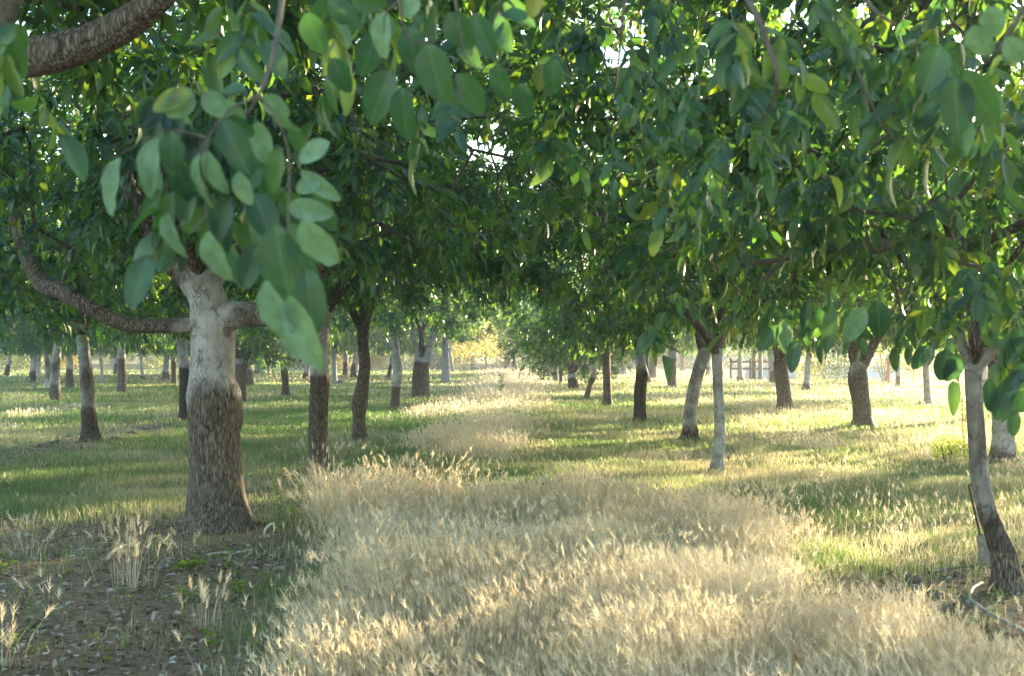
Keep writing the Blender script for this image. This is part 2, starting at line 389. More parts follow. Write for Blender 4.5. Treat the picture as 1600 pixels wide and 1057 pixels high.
SUNV = np.array([math.sin(SUN_AZ)*math.cos(SUN_EL), math.cos(SUN_AZ)*math.cos(SUN_EL), math.sin(SUN_EL)])
GAPS = [(757, 243, 40, 30), (968, 92, 38, 24), (700, 160, 14, 10), (560, 170, 12, 10), (1120, 60, 14, 12), (232, 42, 30, 20), (1272, 8, 16, 12), (1350, 22, 12, 22), (1592, 18, 24, 28), (205, 130, 16, 10), (45, 30, 16, 14), (815, 300, 12, 16)]
def in_gap(p):
    d = np.maximum(p[:, 1], .5); px = CXP+p[:, 0]/d*FPX; py = HOR-(p[:, 2]-CAMH)/d*FPX; m = .05/d*FPX; k = np.zeros(len(p), bool)
    for (a, b, ra, rb) in GAPS: k |= ((px-a)/(ra+m))**2+((py-b)/(rb+m))**2 < .8+.6*vnoise(p[:, 0]*4, p[:, 1]*4, p[:, 2]*4, 3)
    return k & (p[:, 1] > 0)
def crown_geo(mb, rng, scaf, env, ntips, tmpl, size, nleaf, seed, kseg=4, holes=.36, zbot=1.7, carve=None, npair=3, bias=0., tipr=.0035, world=None):
    """scaf: list of (pts, radii) polylines (drawn elsewhere); env=(cx,cy,cz,rx,ry,rz)"""
    nodes = [np.asarray(p)[max(1, len(p)//4):] for p, r in scaf]
    nodes = np.concatenate(nodes); N = [q for q in nodes]
    e = np.array(env); tips = []
    while len(tips) < ntips:
        q = rng.normal(0, 1, (400, 3)); q = unit(q)*(rng.random((400, 1))**.42)
        p = e[:3]+q*e[3:]
        zb = zbot+.45*(fbm(p[:, 0]*.9, p[:, 1]*.9, 0, seed+50)-.4)
        ok = (p[:, 2] > zb) & (vnoise(p[:, 0]*.95, p[:, 1]*.95, p[:, 2]*1.15, seed) > holes)
        if carve is not None: ok &= ~carve(p)
        tips += list(p[ok])
    tips = np.array(tips[:ntips])
    base = np.array(scaf[0][0][0]); tips = tips[np.argsort(np.linalg.norm(tips-base, axis=1))]
    arr = np.zeros((len(N)+ntips*9, 3)); arr[:len(N)] = N; cnt = len(N)
    par = -np.ones(len(arr), int); chains = []
    for t in tips:
        dd = np.linalg.norm(arr[:cnt]-t, axis=1)+.25*np.clip(arr[:cnt, 2]-t[2], 0, 9)
        i = int(np.argmin(dd)); a = arr[i]; L = np.linalg.norm(t-a)
        m = int(np.clip(L/.28, 1, 8)); s = np.linspace(0, 1, m+1)[1:, None]
        pts = a+(t-a)*s; pts[:, 2] += (.16*L*np.sin(np.pi*s[:, 0])); pts[:-1] += rng.normal(0, .035*L**.5, (m-1, 3))
        idx = np.arange(cnt, cnt+m); arr[idx] = pts; par[idx[0]] = i; par[idx[1:]] = idx[:-1]; cnt += m
        chains.append((i, idx))
    load = np.zeros(cnt)
    for i, idx in chains: load[idx[-1]] += 1
    for k in range(cnt-1, -1, -1):
        if par[k] >= 0: load[par[k]] += load[k]
    rad = tipr*np.maximum(load, 1)**.47
    tp, td = [], []
    for i, idx in chains:
        P = np.vstack([arr[i], arr[idx]]); r = np.concatenate([[min(rad[i], rad[idx[0]]*1.15)], rad[idx]])
        v, f = tube_geo(P, r, kseg, cap=False)
        mb.add(v, f, 1, None, None)
        d = P[-1]-P[-2]; tp.append(P[-1]); td.append(d)
    tp, td = np.array(tp), unit(np.array(td))
    out = unit((tp-e[:3])/e[3:]**2)
    B = np.repeat(tp, nleaf, 0)-np.repeat(td, nleaf, 0)*rng.uniform(-.02, .28, (len(tp)*nleaf, 1))+rng.normal(0, .03, (len(tp)*nleaf, 3))
    D = np.repeat(td*.5+out*.5, nleaf, 0)+rng.normal(0, .62, (len(B), 3)); D[:, 2] -= .25
    if world is not None:
        k = ~in_gap(B+world+[0, 0, -.12]); B, D = B[k], D[k]
    compound(mb, B, D, rng.uniform(.16, .30, len(B)), tmpl, rng, size, npair, 0, True, bias)

def auto_scaf(rng, top, r0, n=5, reach=1.9, rise=1.5, first=None):
    a0 = rng.uniform(0, 6.28); out = []
    for k in range(n):
        a = a0+k*6.283/n+rng.normal(0, .25); q = rng.uniform(.75, 1.15)
        ts = np.linspace(0, 1, 5); pts = []
        for t in ts:
            rr = reach*q*t**1.35; z = rise*q*(t**.75)*(1 if k % 2 else .72)
            pts.append(top+np.array([math.cos(a)*rr, math.sin(a)*rr, z])+rng.normal(0, .06, 3)*(t > 0))
        out.append((catmull(pts, 3), r0*np.linspace(.78, .15, 13)**1.0))
    return out

def px_path(pts, d, dd=None):
    P, r = [], []
    for k, q in enumerate(pts):
        dep = d+(q[3] if len(q) > 3 else 0)
        P.append(W(q[0], q[1], dep)); r.append(q[2]*dep/FPX/2)
    return np.array(P), np.array(r)
def resample(P, r, per):
    Q = catmull(np.hstack([P, r[:, None]]), per); return Q[:, :3], np.maximum(Q[:, 3], .002)

GEN = []          # shared crown meshes, made on demand
def shared_crown(k):
    if not GEN:
        for s in range(5):
            rng = np.random.default_rng(300+s); mb = MB()
            sc = auto_scaf(rng, np.array([0, 0, 0.]), .10, 5, 2.0, 1.7)
            for P, r in sc:
                v, f = tube_geo(P, r, 7); mb.add(v, f, 2, None, np.tile([.25, .5], (len(v), 1)))
            crown_geo(mb, rng, sc, (0, 0, 2.0, 3.3, 3.3, 2.7), 520, LEAF_FAR, .14, 6, 600+s, 3, .40, -.05, npair=2)
            GEN.append(mb.mesh('crown', [M['leaf'], M['twig'], M['bark']]))
    return GEN[k % 5]

def tree(pts, graft, label, seed=1, limbs=(), own=None, ntips=430, zbot=1.7, env=None, tone=.5, paint=1., gn=.12, amp=.10, flare=.35,
         seg=None, carve=None, ptone=.42, group='walnut trees of the orchard', size=.112, nleaf=7, scale=1., base_d=None, paintlimb=.3, stump=False, holes=.40, tipr=.0035, zoff=0.):
    rng = np.random.default_rng(seed)
    d = base_d if base_d else gd(pts[0][1]); P, r = px_path(pts, d)
    P0 = P[0].copy(); P0[2] = float(gz(P0[0], P0[1])); zg = CAMH-(graft-HOR)/FPX*d-P0[2]
    P = P-P0; P[0, 2] = min(P[0, 2], 0)-.06
    per = 14 if d < 14 else 6 if d < 26 else 3
    Q, rq = resample(P, r, per); k = seg or (64 if d < 14 else 28 if d < 26 else 12)
    rq = rq*.96
    root = empty('walnut_tree', P0); tag(root, label, 'tree', group)
    v, f = tube_geo(Q, rq, k, bark_fun(seed, amp, zg, gn, flare, .13+.05*(d < 14)))
    pt = np.zeros((len(v), 2)); pt[:, 0] = np.clip((v[:, 2]-zg)/(.42 if d < 14 else .12)*.5+.5, 0, 1)*paint; pt[:, 1] = tone
    dim = v[:, 2] > zg
    pt[:, 1] = np.where(dim, ptone, tone)
    mb = MB(); mb.add(v, f, 0, None, pt); mb.build('trunk', M['bark'], root)
    top = Q[-1]; scaf = []
    for lb in limbs:
        LP, lr = px_path(lb, d); LP = LP-P0; LQ, lq = resample(LP, lr, per if d < 14 else 5); scaf.append((LQ, lq))
        v, f = tube_geo(LQ, lq, 24 if d < 14 else 12, bark_fun(seed+9, amp*.45, -5))
        pt = np.zeros((len(v), 2)); h = np.linalg.norm(v-LQ[0], axis=1); pt[:, 0] = paintlimb*np.exp(-h/.35)*1.2; pt[:, 1] = .5
        mb = MB(); mb.add(v, f, 0, None, pt); mb.build('limb', M['bark'], root)
    if stump: return root
    if own:
        mb = MB(); sc = list(scaf)
        extra = auto_scaf(rng, top, r[-1]*(1.0 if not scaf else .5), 4 if not scaf else 2, 1.6, 2.3)
        for LP, lr in extra:
            v, f = tube_geo(LP, lr, 8); mb.add(v, f, 2, None, np.tile([.2, .5], (len(v), 1)))
        sc += extra
        e = env or (top[0], top[1], 4.0, 3.3, 3.0, 2.6)
        crown_geo(mb, rng, sc, e, ntips, LEAF_HERO if own == 'hero' else LEAF_MID, size, nleaf, seed*13, 5, holes, zbot, carve, tipr=tipr, world=P0)
        mb.build('crown', [M['leaf'], M['twig'], M['bark']], root)
    else:
        o = bpy.data.objects.new('crown', shared_crown(seed)); C.objects.link(o); o.parent = root
        o.location = (top[0], top[1], top[2]-.05+zoff); o.rotation_euler = (0, 0, rng.uniform(0, 6.28)); o.scale = (scale, scale, scale*rng.uniform(.9, 1.1))
    return root

def S(px, py, w, lean=0, top=470, tw=None, curve=0):
    """simple trunk column in picture units: base px,py width w, leaning by lean px at the top"""
    ys = [py, py-(py-top)*.12, py-(py-top)*.4, py-(py-top)*.7, top]; t = [0, .12, .4, .7, 1]; tw = tw or w*.8
    return [(px+lean*a+curve*math.sin(a*3.1), y, (w*(1.12-.12*min(1, a*8)))*(1-a)+tw*a) for a, y in zip(t, ys)]
def ztop(py, z=1.55):
    return HOR-(z-CAMH)/gd(py)*FPX

# --- the large tree on the left
tree([(342, 830, 106), (341, 812, 98), (339, 780, 90), (337, 730, 84), (335, 680, 82), (337, 650, 90), (335, 622, 84), (332, 590, 74), (333, 545, 72), (332, 505, 74), (325, 470, 62), (314, 438, 58)],
     612, 'largest walnut tree, thick trunk brown below and whitewashed above, on the soil at left', seed=11,
     limbs=[[(330, 508, 34, 0), (300, 508, 24, -.05), (250, 510, 22, -.1), (200, 507, 23, -.1), (160, 492, 24, -.1), (130, 475, 25, -.1), (95, 455, 26, 0), (68, 446, 28, .1), (45, 405, 26, .2), (28, 350, 24, .3), (20, 300, 19, .3), (5, 240, 15, .2)],
            [(322, 460, 56, 0), (290, 428, 42, .05), (262, 405, 34, .1), (240, 375, 30, .1), (222, 335, 27, .1), (205, 300, 24, .1), (195, 250, 20, .2), (180, 180, 16, .4), (160, 110, 12, .6)],
            [(335, 500, 56, .0), (375, 492, 42, -.1), (430, 490, 32, -.2), (470, 462, 27, -.3), (500, 420, 22, -.4), (520, 370, 18, -.5), (560, 300, 14, -.6)],
            [(318, 450, 48, .0), (352, 412, 30, .1), (385, 360, 26, .2), (400, 300, 22, .3), (410, 230, 18, .5), (440, 150, 14, .7)]],
     own='mid', ntips=680, zbot=2.35, env=(.2, .3, 4.2, 3.7, 3.1, 2.5), gn=.13, amp=.07, ptone=.44, flare=.22, seg=120, paintlimb=.9)
# --- second of the left row
tree([(498, 742, 38), (497, 700, 31), (498, 640, 31), (500, 600, 31), (500, 570, 27), (503, 520, 23), (507, 478, 23)], 590,
     'dark walnut trunk with torn whitewash edge, dry grass at its foot, behind the largest one', seed=12,
     limbs=[[(507, 485, 22, 0), (530, 455, 18, .1), (560, 430, 14, .1), (600, 408, 12, .2), (640, 395, 11, .2), (690, 375, 9, .2)], [(506, 485, 20), (490, 440, 15, .2), (478, 395, 12, .3), (450, 340, 10, .4)]],
     own='mid', ntips=540, zbot=2.15, env=(.2, 0, 4.1, 3.4, 3.0, 2.6), gn=.10, tone=.4)
tree([(562, 688, 24), (561, 655, 20), (562, 632, 26), (566, 605, 21), (570, 570, 19), (567, 535, 18), (568, 510, 20)], 470,
     'slim brown walnut tree with a swollen knot low on its curved trunk', seed=13,
     limbs=[[(568, 518, 16), (575, 490, 14), (590, 450, 11, .2)], [(567, 518, 14), (550, 485, 12), (535, 440, 9, .3)]], own='mid', ntips=470, zbot=2.5, tone=.5, gn=0)
tree([(616, 640, 14), (619, 610, 14), (621, 580, 15), (618, 545, 14), (615, 515, 14)], 604, 'thin pale walnut tree in tall dry grass between the knotted tree and the forked one', seed=14, tone=.45)
tree([(656, 622, 28), (657, 600, 27), (658, 575, 25), (660, 562, 25)], 566, 'forked walnut tree with a long pale limb leaning right beside the grassy lane', seed=15,
     limbs=[[(662, 568, 17), (672, 540, 13), (684, 510, 12), (694, 478, 10), (705, 430, 7)], [(657, 568, 14), (653, 545, 8), (646, 525, 7), (640, 480, 6)]], own='mid', ntips=480, size=.13, zbot=2.9, ptone=.45, tone=.5, paintlimb=14)
tree(S(697, 597, 13, -2, 530, 11), 600, 'grey brown walnut tree right behind the long pale leaning limb', seed=16)
tree([(709, 583, 5), (706, 568, 5), (703, 550, 5), (706, 530, 4)], 583, 'spindly white trunk curving at the left edge of the grassy lane', seed=17, scale=.8)
# --- right row
tree([(1574, 930, 62), (1574, 918, 54), (1573, 900, 46), (1568, 868, 37), (1555, 833, 32), (1541, 795, 30), (1531, 745, 29), (1527, 690, 28), (1523, 640, 27), (1521, 600, 27), (1521, 578, 28)], 862,
     'curved slim walnut tree by the grey pipe at right, bark rough at its foot', seed=21,
     limbs=[[(1521, 582, 28, 0), (1532, 566, 22, 0), (1550, 548, 20, -.05), (1575, 528, 18, -.1), (1600, 506, 17, -.2), (1650, 470, 15, -.3), (1720, 400, 12, -.4)],
            [(1521, 582, 24, 0), (1506, 545, 18, .1), (1490, 500, 16, .2), (1465, 460, 14, .3), (1430, 425, 12, .4), (1380, 370, 10, .5), (1340, 320, 8, .6)],
            [(1521, 582, 20, 0), (1530, 520, 14, .4), (1540, 440, 12, .8), (1545, 350, 10, 1.1)]],
     own='mid', ntips=680, zbot=1.85, env=(-.1, .6, 4.0, 3.5, 3.2, 2.5), gn=.12, amp=.10, flare=.12, seg=96, paint=.56, ptone=.17, paintlimb=.55)
tree([(1121, 742, 26), (1121, 728, 19), (1124, 690, 18), (1124, 640, 17), (1122, 600, 17), (1121, 565, 18), (1121, 545, 20)], 735, 'slender whitewashed walnut tree in the open centre right, dark only at its very foot', seed=22,
     limbs=[[(1121, 552, 18), (1100, 520, 13, -.1), (1078, 495, 11, -.2), (1050, 460, 9, -.3), (1010, 420, 7, -.4)], [(1122, 552, 16), (1126, 500, 14), (1129, 440, 12, .1), (1131, 380, 9, .2)], [(1122, 552, 12), (1136, 530, 8, .1), (1160, 490, 7, .2), (1190, 440, 6, .3)]],
     own='mid', ntips=540, zbot=2.0, env=(-.2, 0, 4.1, 3.3, 3.0, 2.7), tone=.35, gn=.15, flare=.3, paint=.75)
tree([(1076, 692, 32), (1078, 678, 24), (1078, 655, 22), (1082, 620, 21), (1090, 585, 20), (1098, 560, 21), (1102, 545, 22)], 672, 'leaning grey walnut tree with a dark stumpy foot, left of the slender white one', seed=23,
     limbs=[[(1102, 552, 18), (1092, 525, 13), (1086, 495, 10, .2), (1070, 450, 8, .4)], [(1102, 552, 16), (1118, 520, 12, .2), (1140, 480, 9, .4)]], own='mid', ntips=470, zbot=1.75, tone=.15, paint=.62, env=(0, 0, 4.0, 3.2, 3.0, 2.5))
tree([(1000, 662, 25), (1000, 650, 20), (1000, 615, 20), (1003, 590, 20), (1002, 575, 17), (999, 545, 17), (1000, 525, 17)], 583, 'straight walnut tree with nearly black root trunk under a grey upper trunk', seed=24, own='mid', ntips=470, zbot=1.75, tone=.1, paint=.7, env=(0, 0, 4.0, 3.2, 3.0, 2.5))
tree([(949, 636, 16), (949, 610, 13), (948, 580, 13), (947, 545, 13)], 520, 'plain brown walnut tree with straight thin trunk left of the black footed one', seed=25, own='mid', ntips=480, size=.13, zbot=1.65, tone=.6)
tree([(914, 625, 9), (921, 605, 8), (928, 585, 9), (926, 560, 7)], 590, 'small leaning walnut tree with crooked two tone stem', seed=26, scale=.8, tone=.3)
tree([(896, 608, 17), (895, 596, 16), (894, 585, 14)], 592, 'pale V forked walnut tree with black foot and an arched root', seed=27, limbs=[[(894, 588, 9), (889, 565, 7), (886, 540, 6)], [(895, 588, 9), (902, 565, 7), (908, 540, 6)]], tone=.1)
tree(S(868, 596, 9, 0, 545, 8), 600, 'farthest dark trunk at the right side of the grassy lane', seed=28, tone=.2)
tree(S(876, 600, 5, 1, 550, 5), 575, 'thin grey stem standing close before the farthest dark trunk', seed=29, tone=.3, scale=.7)
# --- next rows on the right
tree([(1565, 722, 38), (1567, 705, 35), (1568, 660, 36), (1570, 620, 38), (1566, 590, 40)], 700, 'stout pale walnut trunk behind the curved slim tree at right', seed=31,
     limbs=[[(1563, 596, 28), (1552, 560, 22), (1545, 520, 18, .2), (1530, 470, 14, .4)], [(1570, 596, 22), (1580, 565, 16), (1590, 520, 13, .2), (1620, 470, 10, .3)]], own='mid', ntips=520, zbot=1.8, tone=.5, amp=.14, env=(.2, 0, 3.8, 2.9, 2.8, 2.3))
tree([(1349, 670, 40), (1348, 655, 31), (1345, 625, 29), (1341, 600, 32), (1340, 582, 28), (1342, 568, 27)], 586, 'stout brown walnut tree dividing into two thick limbs in the sunny grass', seed=32,
     limbs=[[(1339, 574, 20), (1333, 555, 15), (1328, 530, 13), (1318, 490, 10, .2)], [(1345, 574, 20), (1358, 552, 16), (1375, 520, 14), (1395, 480, 12), (1425, 430, 9, .2)]], own='mid', ntips=470, zbot=2.0, tone=.6, paint=.6, env=(0, 0, 4.0, 3.2, 3.0, 2.5), holes=.42)
tree([(1226, 643, 28), (1226, 630, 25), (1223, 600, 24), (1220, 575, 23), (1219, 565, 22)], 560, 'thick brown walnut trunk with a dark burl on its left side', seed=33,
     limbs=[[(1216, 570, 13), (1213, 552, 9), (1208, 530, 8)], [(1222, 570, 12), (1229, 550, 8), (1232, 528, 7)]], own='mid', ntips=480, size=.13, zbot=1.8, tone=.7, env=(0, 0, 4.0, 3.2, 3.0, 2.5), holes=.42)
tree([(1260, 610, 17), (1260, 604, 11), (1262, 580, 9), (1263, 550, 8)], 600, 'thin grey walnut tree with a black lump at its foot, right of the burled trunk', seed=34, tone=.1, scale=.95)
tree([(1156, 596, 13), (1156, 588, 9), (1156, 560, 7), (1157, 535, 7)], 590, 'thin pale walnut tree with dark conical foot, left of the burled trunk', seed=35, tone=.1, scale=.9)
tree([(1449, 636, 14), (1449, 620, 11), (1447, 580, 10), (1446, 540, 9)], 634, 'thin white walnut tree with a black clod beside its foot', seed=36, own='mid', ntips=360, size=.13, zbot=1.9, env=(0, 0, 3.7, 2.4, 2.6, 2.0), paint=.85, holes=.45)
tree(S(1050, 607, 14, 1, 540, 13), 560, 'brown walnut tree behind the leaning grey one, ringed bark', seed=37)
tree(S(1019, 592, 14, 2, 540, 12), 530, 'brown walnut trunk just right of the black footed one, farther off', seed=38, tone=.5)
tree(S(973, 586, 16, -4, 540, 9), 592, 'far whitish trunk that widens downward between two brown ones', seed=39)
tree(S(1066, 581, 8, 0, 545, 7), 555, 'far thin dark trunk right of the ring barked one', seed=40, tone=.3, scale=.8)
tree(S(1109, 582, 6, -2, 540, 6), 585, 'far bluish grey stem between the leaning grey tree and the slender white one', seed=41, scale=.8)
# --- rows on the left
tree([(141, 692, 33), (140, 670, 27), (138, 640, 23), (136, 600, 22), (132, 560, 20), (128, 525, 19)], 645, 'slightly leaning grey walnut tree with black foot on the littered soil strip', seed=51, own='mid', ntips=470, zbot=1.8, tone=.25, paint=.55)
tree([(287, 658, 16), (289, 620, 19), (290, 595, 20), (289, 580, 19), (284, 540, 17), (280, 515, 18)], 578, 'walnut tree with sharp whitewash line half hidden behind the largest trunk', seed=52, own='mid', ntips=470, zbot=1.8, tone=.12)
tree([(379, 630, 10), (376, 600, 17), (375, 575, 22), (377, 562, 22)], 570, 'V forked walnut tree tapering to a narrow brown foot, right of the largest trunk', seed=53,
     limbs=[[(373, 568, 13), (369, 550, 9), (366, 525, 8)], [(380, 568, 13), (388, 545, 9), (396, 515, 8)]], tone=.5)
tree([(447, 620, 15), (446, 600, 11), (444, 575, 12), (440, 530, 11)], 578, 'thin walnut tree white above, dark below, left of the torn whitewash', seed=54, tone=.3)
tree([(190, 614, 15), (191, 590, 15), (190, 565, 13), (189, 530, 12)], 562, 'grey walnut tree with brown lower trunk right of the leaning black footed one', seed=55, tone=.5)
tree([(272, 602, 10), (272, 580, 9), (270, 550, 8)], 568, 'thin brown walnut trunk close to the left of the sharp whitewash line', seed=56, tone=.5)
tree([(87, 628, 17), (86, 600, 16), (87, 570, 14), (91, 535, 14)], 610, 'mottled grey walnut tree beside a twin trunk at far left', seed=57, paint=.6)
tree([(76, 606, 20), (75, 596, 12), (74, 570, 9), (70, 540, 8)], 615, 'grey walnut tree with spreading foot directly left of the mottled one', seed=58, paint=.62, scale=.9)
tree(S(59, 588, 10, 0, 540, 9), 590, 'straight grey trunk left of the spreading foot at far left', seed=59)
tree(S(29, 581, 6, 4, 535, 5), 558, 'leftmost thin trunk, pale above dark, before the dark hedge', seed=60, tone=.2, scale=.9)
tree([(160, 598, 8), (159, 580, 4), (156, 555, 4), (150, 530, 4)], 600, 'very thin dark bent stem with swollen foot against the bright field', seed=61, tone=.2, scale=.8)
tree(S(176, 579, 6, 2, 545, 6), 585, 'far thin grey trunk against the bright field, left of the large dark footed one', seed=62, scale=.8)
tree([(222, 593, 10), (222, 586, 5), (220, 560, 4), (218, 535, 4)], 588, 'thin stem with a black foot in front of the bright field', seed=63, tone=.1, scale=.8)
tree(S(418, 584, 8, 4, 545, 7), 590, 'far pale trunk between the V forked tree and the white and dark one', seed=64, scale=.85)
tree(S(523, 600, 8, -1, 545, 7), 597, 'thin white trunk with a dark clod at its foot behind the torn whitewash tree', seed=65, tone=.1, scale=.9)
tree([(552, 590, 10), (552, 575, 8), (554, 560, 5), (557, 540, 5)], 570, 'thin dark stem with a swollen black foot left of the knotted tree', seed=66, tone=.1, scale=.8)
tree(S(543, 578, 4, -4, 545, 4), 540, 'far leaning dark twig of a trunk left of the swollen black foot', seed=67, tone=.3, scale=.8)
tree(S(792, 576, 7, -3, 548, 6), 570, 'dark leafed walnut tree closing the far end of the grassy lane', seed=91, scale=1.35, zoff=-.3)
tree(S(738, 575, 6, 2, 548, 5), 560, 'lighter walnut tree at the far lane end, left of the dark leafed one', seed=92, scale=1.3, zoff=-.1)
rf = np.random.default_rng(41)
for (X, ys) in ((-7.6, (82, 95, 108)), (-11.5, (52, 66, 80, 94, 106)), (-15.2, (72, 88, 104)), (-19.0, (62, 78, 92, 104)), (-23.5, (70, 84, 98)), (-28, (84, 98)), (-33, (92, 104)), (7.2, (72, 110)), (12.2, (68, 90)), (17, (52, 61)), (-2.8, (90, 104)), (2.6, (92, 106))):
    for yy in ys:
        y_ = yy+rf.uniform(-2, 2); x_ = X+rf.uniform(-.6, .6); pb = HOR+CAMH/y_*FPX; pxx = CXP+x_/y_*FPX; w_ = rf.uniform(.22, .42)/y_*FPX
        if abs(pxx-757) < 40: continue
        tree(S(pxx, pb, w_, rf.uniform(-.4, .4)/y_*FPX, HOR-.1/y_*FPX), HOR+CAMH/y_*FPX-rf.uniform(.1, .9)/y_*FPX, 'thin far trunk in the farthest orchard rows under the dark foliage', seed=int(100+y_*3), tone=rf.uniform(.15, .5), scale=rf.uniform(.95, 1.15), group='far trunks of the farthest rows')
# --- trees just outside the frame whose limbs and leaves hang into it, and unseen neighbours, some added for their shade
def off(x, y, label, seed, **kw):
    d = y
    def q(dx, z, wm): return (CXP+(x+dx)/d*FPX, HOR+(CAMH-z)/d*FPX, wm/d*FPX)
    return tree([q(0, 0, .46), q(0, .3, .40), q(.02, .8, .38), q(0, 1.3, .34), q(0, 1.65, .36)], q(0, .9, 1)[1], label, seed=seed, base_d=d, **kw)
GB = 'walnut trees standing beside the view'
off(-2.75, 6.0, 'walnut tree whose thick bare limb crosses the upper left corner', 71, own='mid', ntips=560, zbot=2.95, env=(.1, .2, 4.5, 3.4, 3.0, 2.0), group=GB,
    limbs=[[(-216, 540, 124, 0), (-222, 440, 118, 0), (-232, 330, 104, -.1), (-205, 210, 90, -.2), (-120, 130, 76, -.3), (0, 97, 62, -.5), (60, 88, 62, -.6), (130, 70, 58, -.7), (190, 42, 52, -.8), (240, 5, 46, -.9), (300, -60, 40, -1.0), (380, -160, 32, -1.1)]])
off(3.2, 2.6, 'walnut tree beside the view, its leaves drooping into the upper right corner', 72, own='mid', ntips=260, zbot=2.6, env=(.1, -.2, 4.0, 2.7, 2.3, 1.9), group=GB)
for i, (x, y) in enumerate([(11.9, 33.0), (-7.4, 16.5), (11.9, 16.3), (14.9, 27.6)]):  # last two are added out of view to shade the foreground and lane
    off(x, y, 'unseen walnut tree added to the orchard just outside the view', 80+i, group=GB)

# ------------------------------------------------------------------ background vegetation
def bush(x, y, rx, ry, rz, n, label, mat, seed, leaf=.2, name='bush', stem=True, z0=0, cat='bush', group=None, trunks=2, hole=.25):
    rng = np.random.default_rng(seed); root = empty(name, (x, y, 0)); tag(root, label, cat, group)
    P = []
    while len(P) < n:
        q = unit(rng.normal(0, 1, (2000, 3)))*rng.random((2000, 1))**.4; q = q*[rx, ry, rz]+[0, 0, rz*.9+z0]
        ok = (q[:, 2] > z0*.8) & (vnoise(q[:, 0]*2.2/rx*2, q[:, 1]*2.2/ry*2, q[:, 2]*2.4/rz*2, seed) > hole); P += list(q[ok])
    P = np.array(P[:n]); D = rng.normal(0, 1, (n, 3)); N = rng.normal(0, 1, (n, 3))
    cl = vnoise(P[:, 0]*1.5, P[:, 1]*1.5, P[:, 2]*1.5, seed+1)
    mb = MB(); L = leaf*rng.uniform(.6, 1.3, n); add_leaves(mb, P, D, N, L, L*.5, LEAF_FAR, np.clip(.6*cl+.4*rng.random(n), 0, 1)); mb.build('crown', [mat], root)
    if stem:
        mb = MB()
        for k in range(trunks):
            a = rng.uniform(0, 6.28); e = np.array([math.cos(a)*rx*.5, math.sin(a)*ry*.5, z0+rz*1.1])
            v, f = tube_geo(catmull([(math.cos(a)*.1, math.sin(a)*.1, -.05), e*[.4, .4, .45]+rng.normal(0, .05, 3), e], 4), np.linspace(.03, .012, 9)*(.8+rz*.3), 6)
            mb.add(v, f, 0)
        mb.build('stem' if trunks < 2 else 'trunk', [M['twig']], root)
    return root
def B(px, d): return (px-CXP)/FPX*d
bush(B(20, 112), 112, 3.2, 1.5, 1.7, 5200, 'dark dense hedge at the far left edge of the field', M['shrub'], 901, .16, hole=.1)
bush(B(55, 118), 118, 1.5, 1.2, 1.7, 1500, 'sunlit yellow green bush beside the dark hedge', M['bgleaf'], 902)
bush(B(115, 120), 120, 1.6, 1.2, 1.1, 1100, 'low sunlit bush between the mottled tree and the leaning tree', M['bgleaf'], 903)
bush(B(178, 150), 150, 2.2, 1.5, 2.3, 1500, 'bright bush standing alone in the sunlit far field', M['bgleaf'], 904)
bush(B(242, 130), 130, 1.7, 1.4, 1.5, 1700, 'green rounded shrub at the field edge left of the largest trunk', M['shrub'], 905)
bush(B(400, 135), 135, 1.8, 1.4, 1.6, 1400, 'loose yellow bush in the far field right of the V forked tree', M['bgleaf'], 906)
bush(B(482, 128), 128, 2.6, 1.4, 1.4, 2200, 'dark low shrub behind the white and dark trunk', M['shrub'], 907, hole=.2)
bush(B(598, 125), 125, 2.4, 1.6, 1.9, 2400, 'brownish thicket behind the knotted tree', M['bgleaf'], 908, hole=.2)
bush(B(636, 122), 122, 1.6, 1.4, 1.8, 1400, 'thicket between the pale thin tree and the forked one', M['shrub'], 909, hole=.2)
bush(B(722, 118), 118, 2.2, 1.6, 2.3, 2400, 'golden leafy sapling clump at the end of the grassy lane', M['bgleaf'], 910, name='sapling', z0=.3)
bush(B(762, 125), 125, 1.6, 1.4, 2.6, 1500, 'taller golden sapling with dark double stem at the lane end', M['bgleaf'], 911, name='sapling', z0=1.0)
bush(B(790, 130), 130, 2.4, 1.4, 1.6, 1900, 'glowing yellow bush left of the slanting post', M['bgleaf'], 912)
bush(B(825, 140), 140, 2.0, 1.4, 2.7, 1600, 'tall golden bush behind the slanting post', M['bgleaf'], 913, z0=.6)
bush(B(833, 116), 116, 1.5, 1.2, .8, 1800, 'low dark green mound of a bush right of the slanting post', M['shrub'], 914, .12, hole=.1)
bush(B(930, 135), 135, 3.5, 1.4, 1.6, 2400, 'yellow bush glowing between the two small forked trees', M['bgleaf'], 915)
bush(B(1382, 70), 70, 1.5, 1.3, 1.25, 3600, 'grey green olive like shrub with bare stems right of the two limbed tree', M['shrub'], 916, .11, z0=.5, trunks=5)
bush(B(1300, 68), 68, 1.6, 1.2, .95, 3000, 'low grey green shrub left of the two limbed tree', M['shrub'], 917, .11, hole=.2)
bush(B(1262, 72), 72, .9, .9, 1.0, 1500, 'reddish brown shrub behind the thin tree with the black lump', M['bgleaf'], 918, .11)
bush(B(1425, 67), 67, .8, .8, .95, 1300, 'small yellowish shrub left of the thin white tree', M['bgleaf'], 919, .11, z0=.2)
bush(B(1497, 63), 63, .35, .35, .4, 160, 'tiny bare branched shrub between the thin white tree and the curved one', M['shrub'], 920, .1, z0=.35, trunks=5)
bush(B(1480, 75), 75, 1.4, 1.0, 1.2, 1600, 'sunlit shrub behind the thin white tree', M['bgleaf'], 921, .12)
rb = np.random.default_rng(55); pb_ = [bush(-44, 142, 2.1, 1.6, 1.5, 1900, 'bush of the mixed scrub along the far field edge', [M['leaf'], M['shrub'], M['bgleaf']][k], 970+k, .26, hole=.2, group='scrub along the far field edge') for k in range(3)]
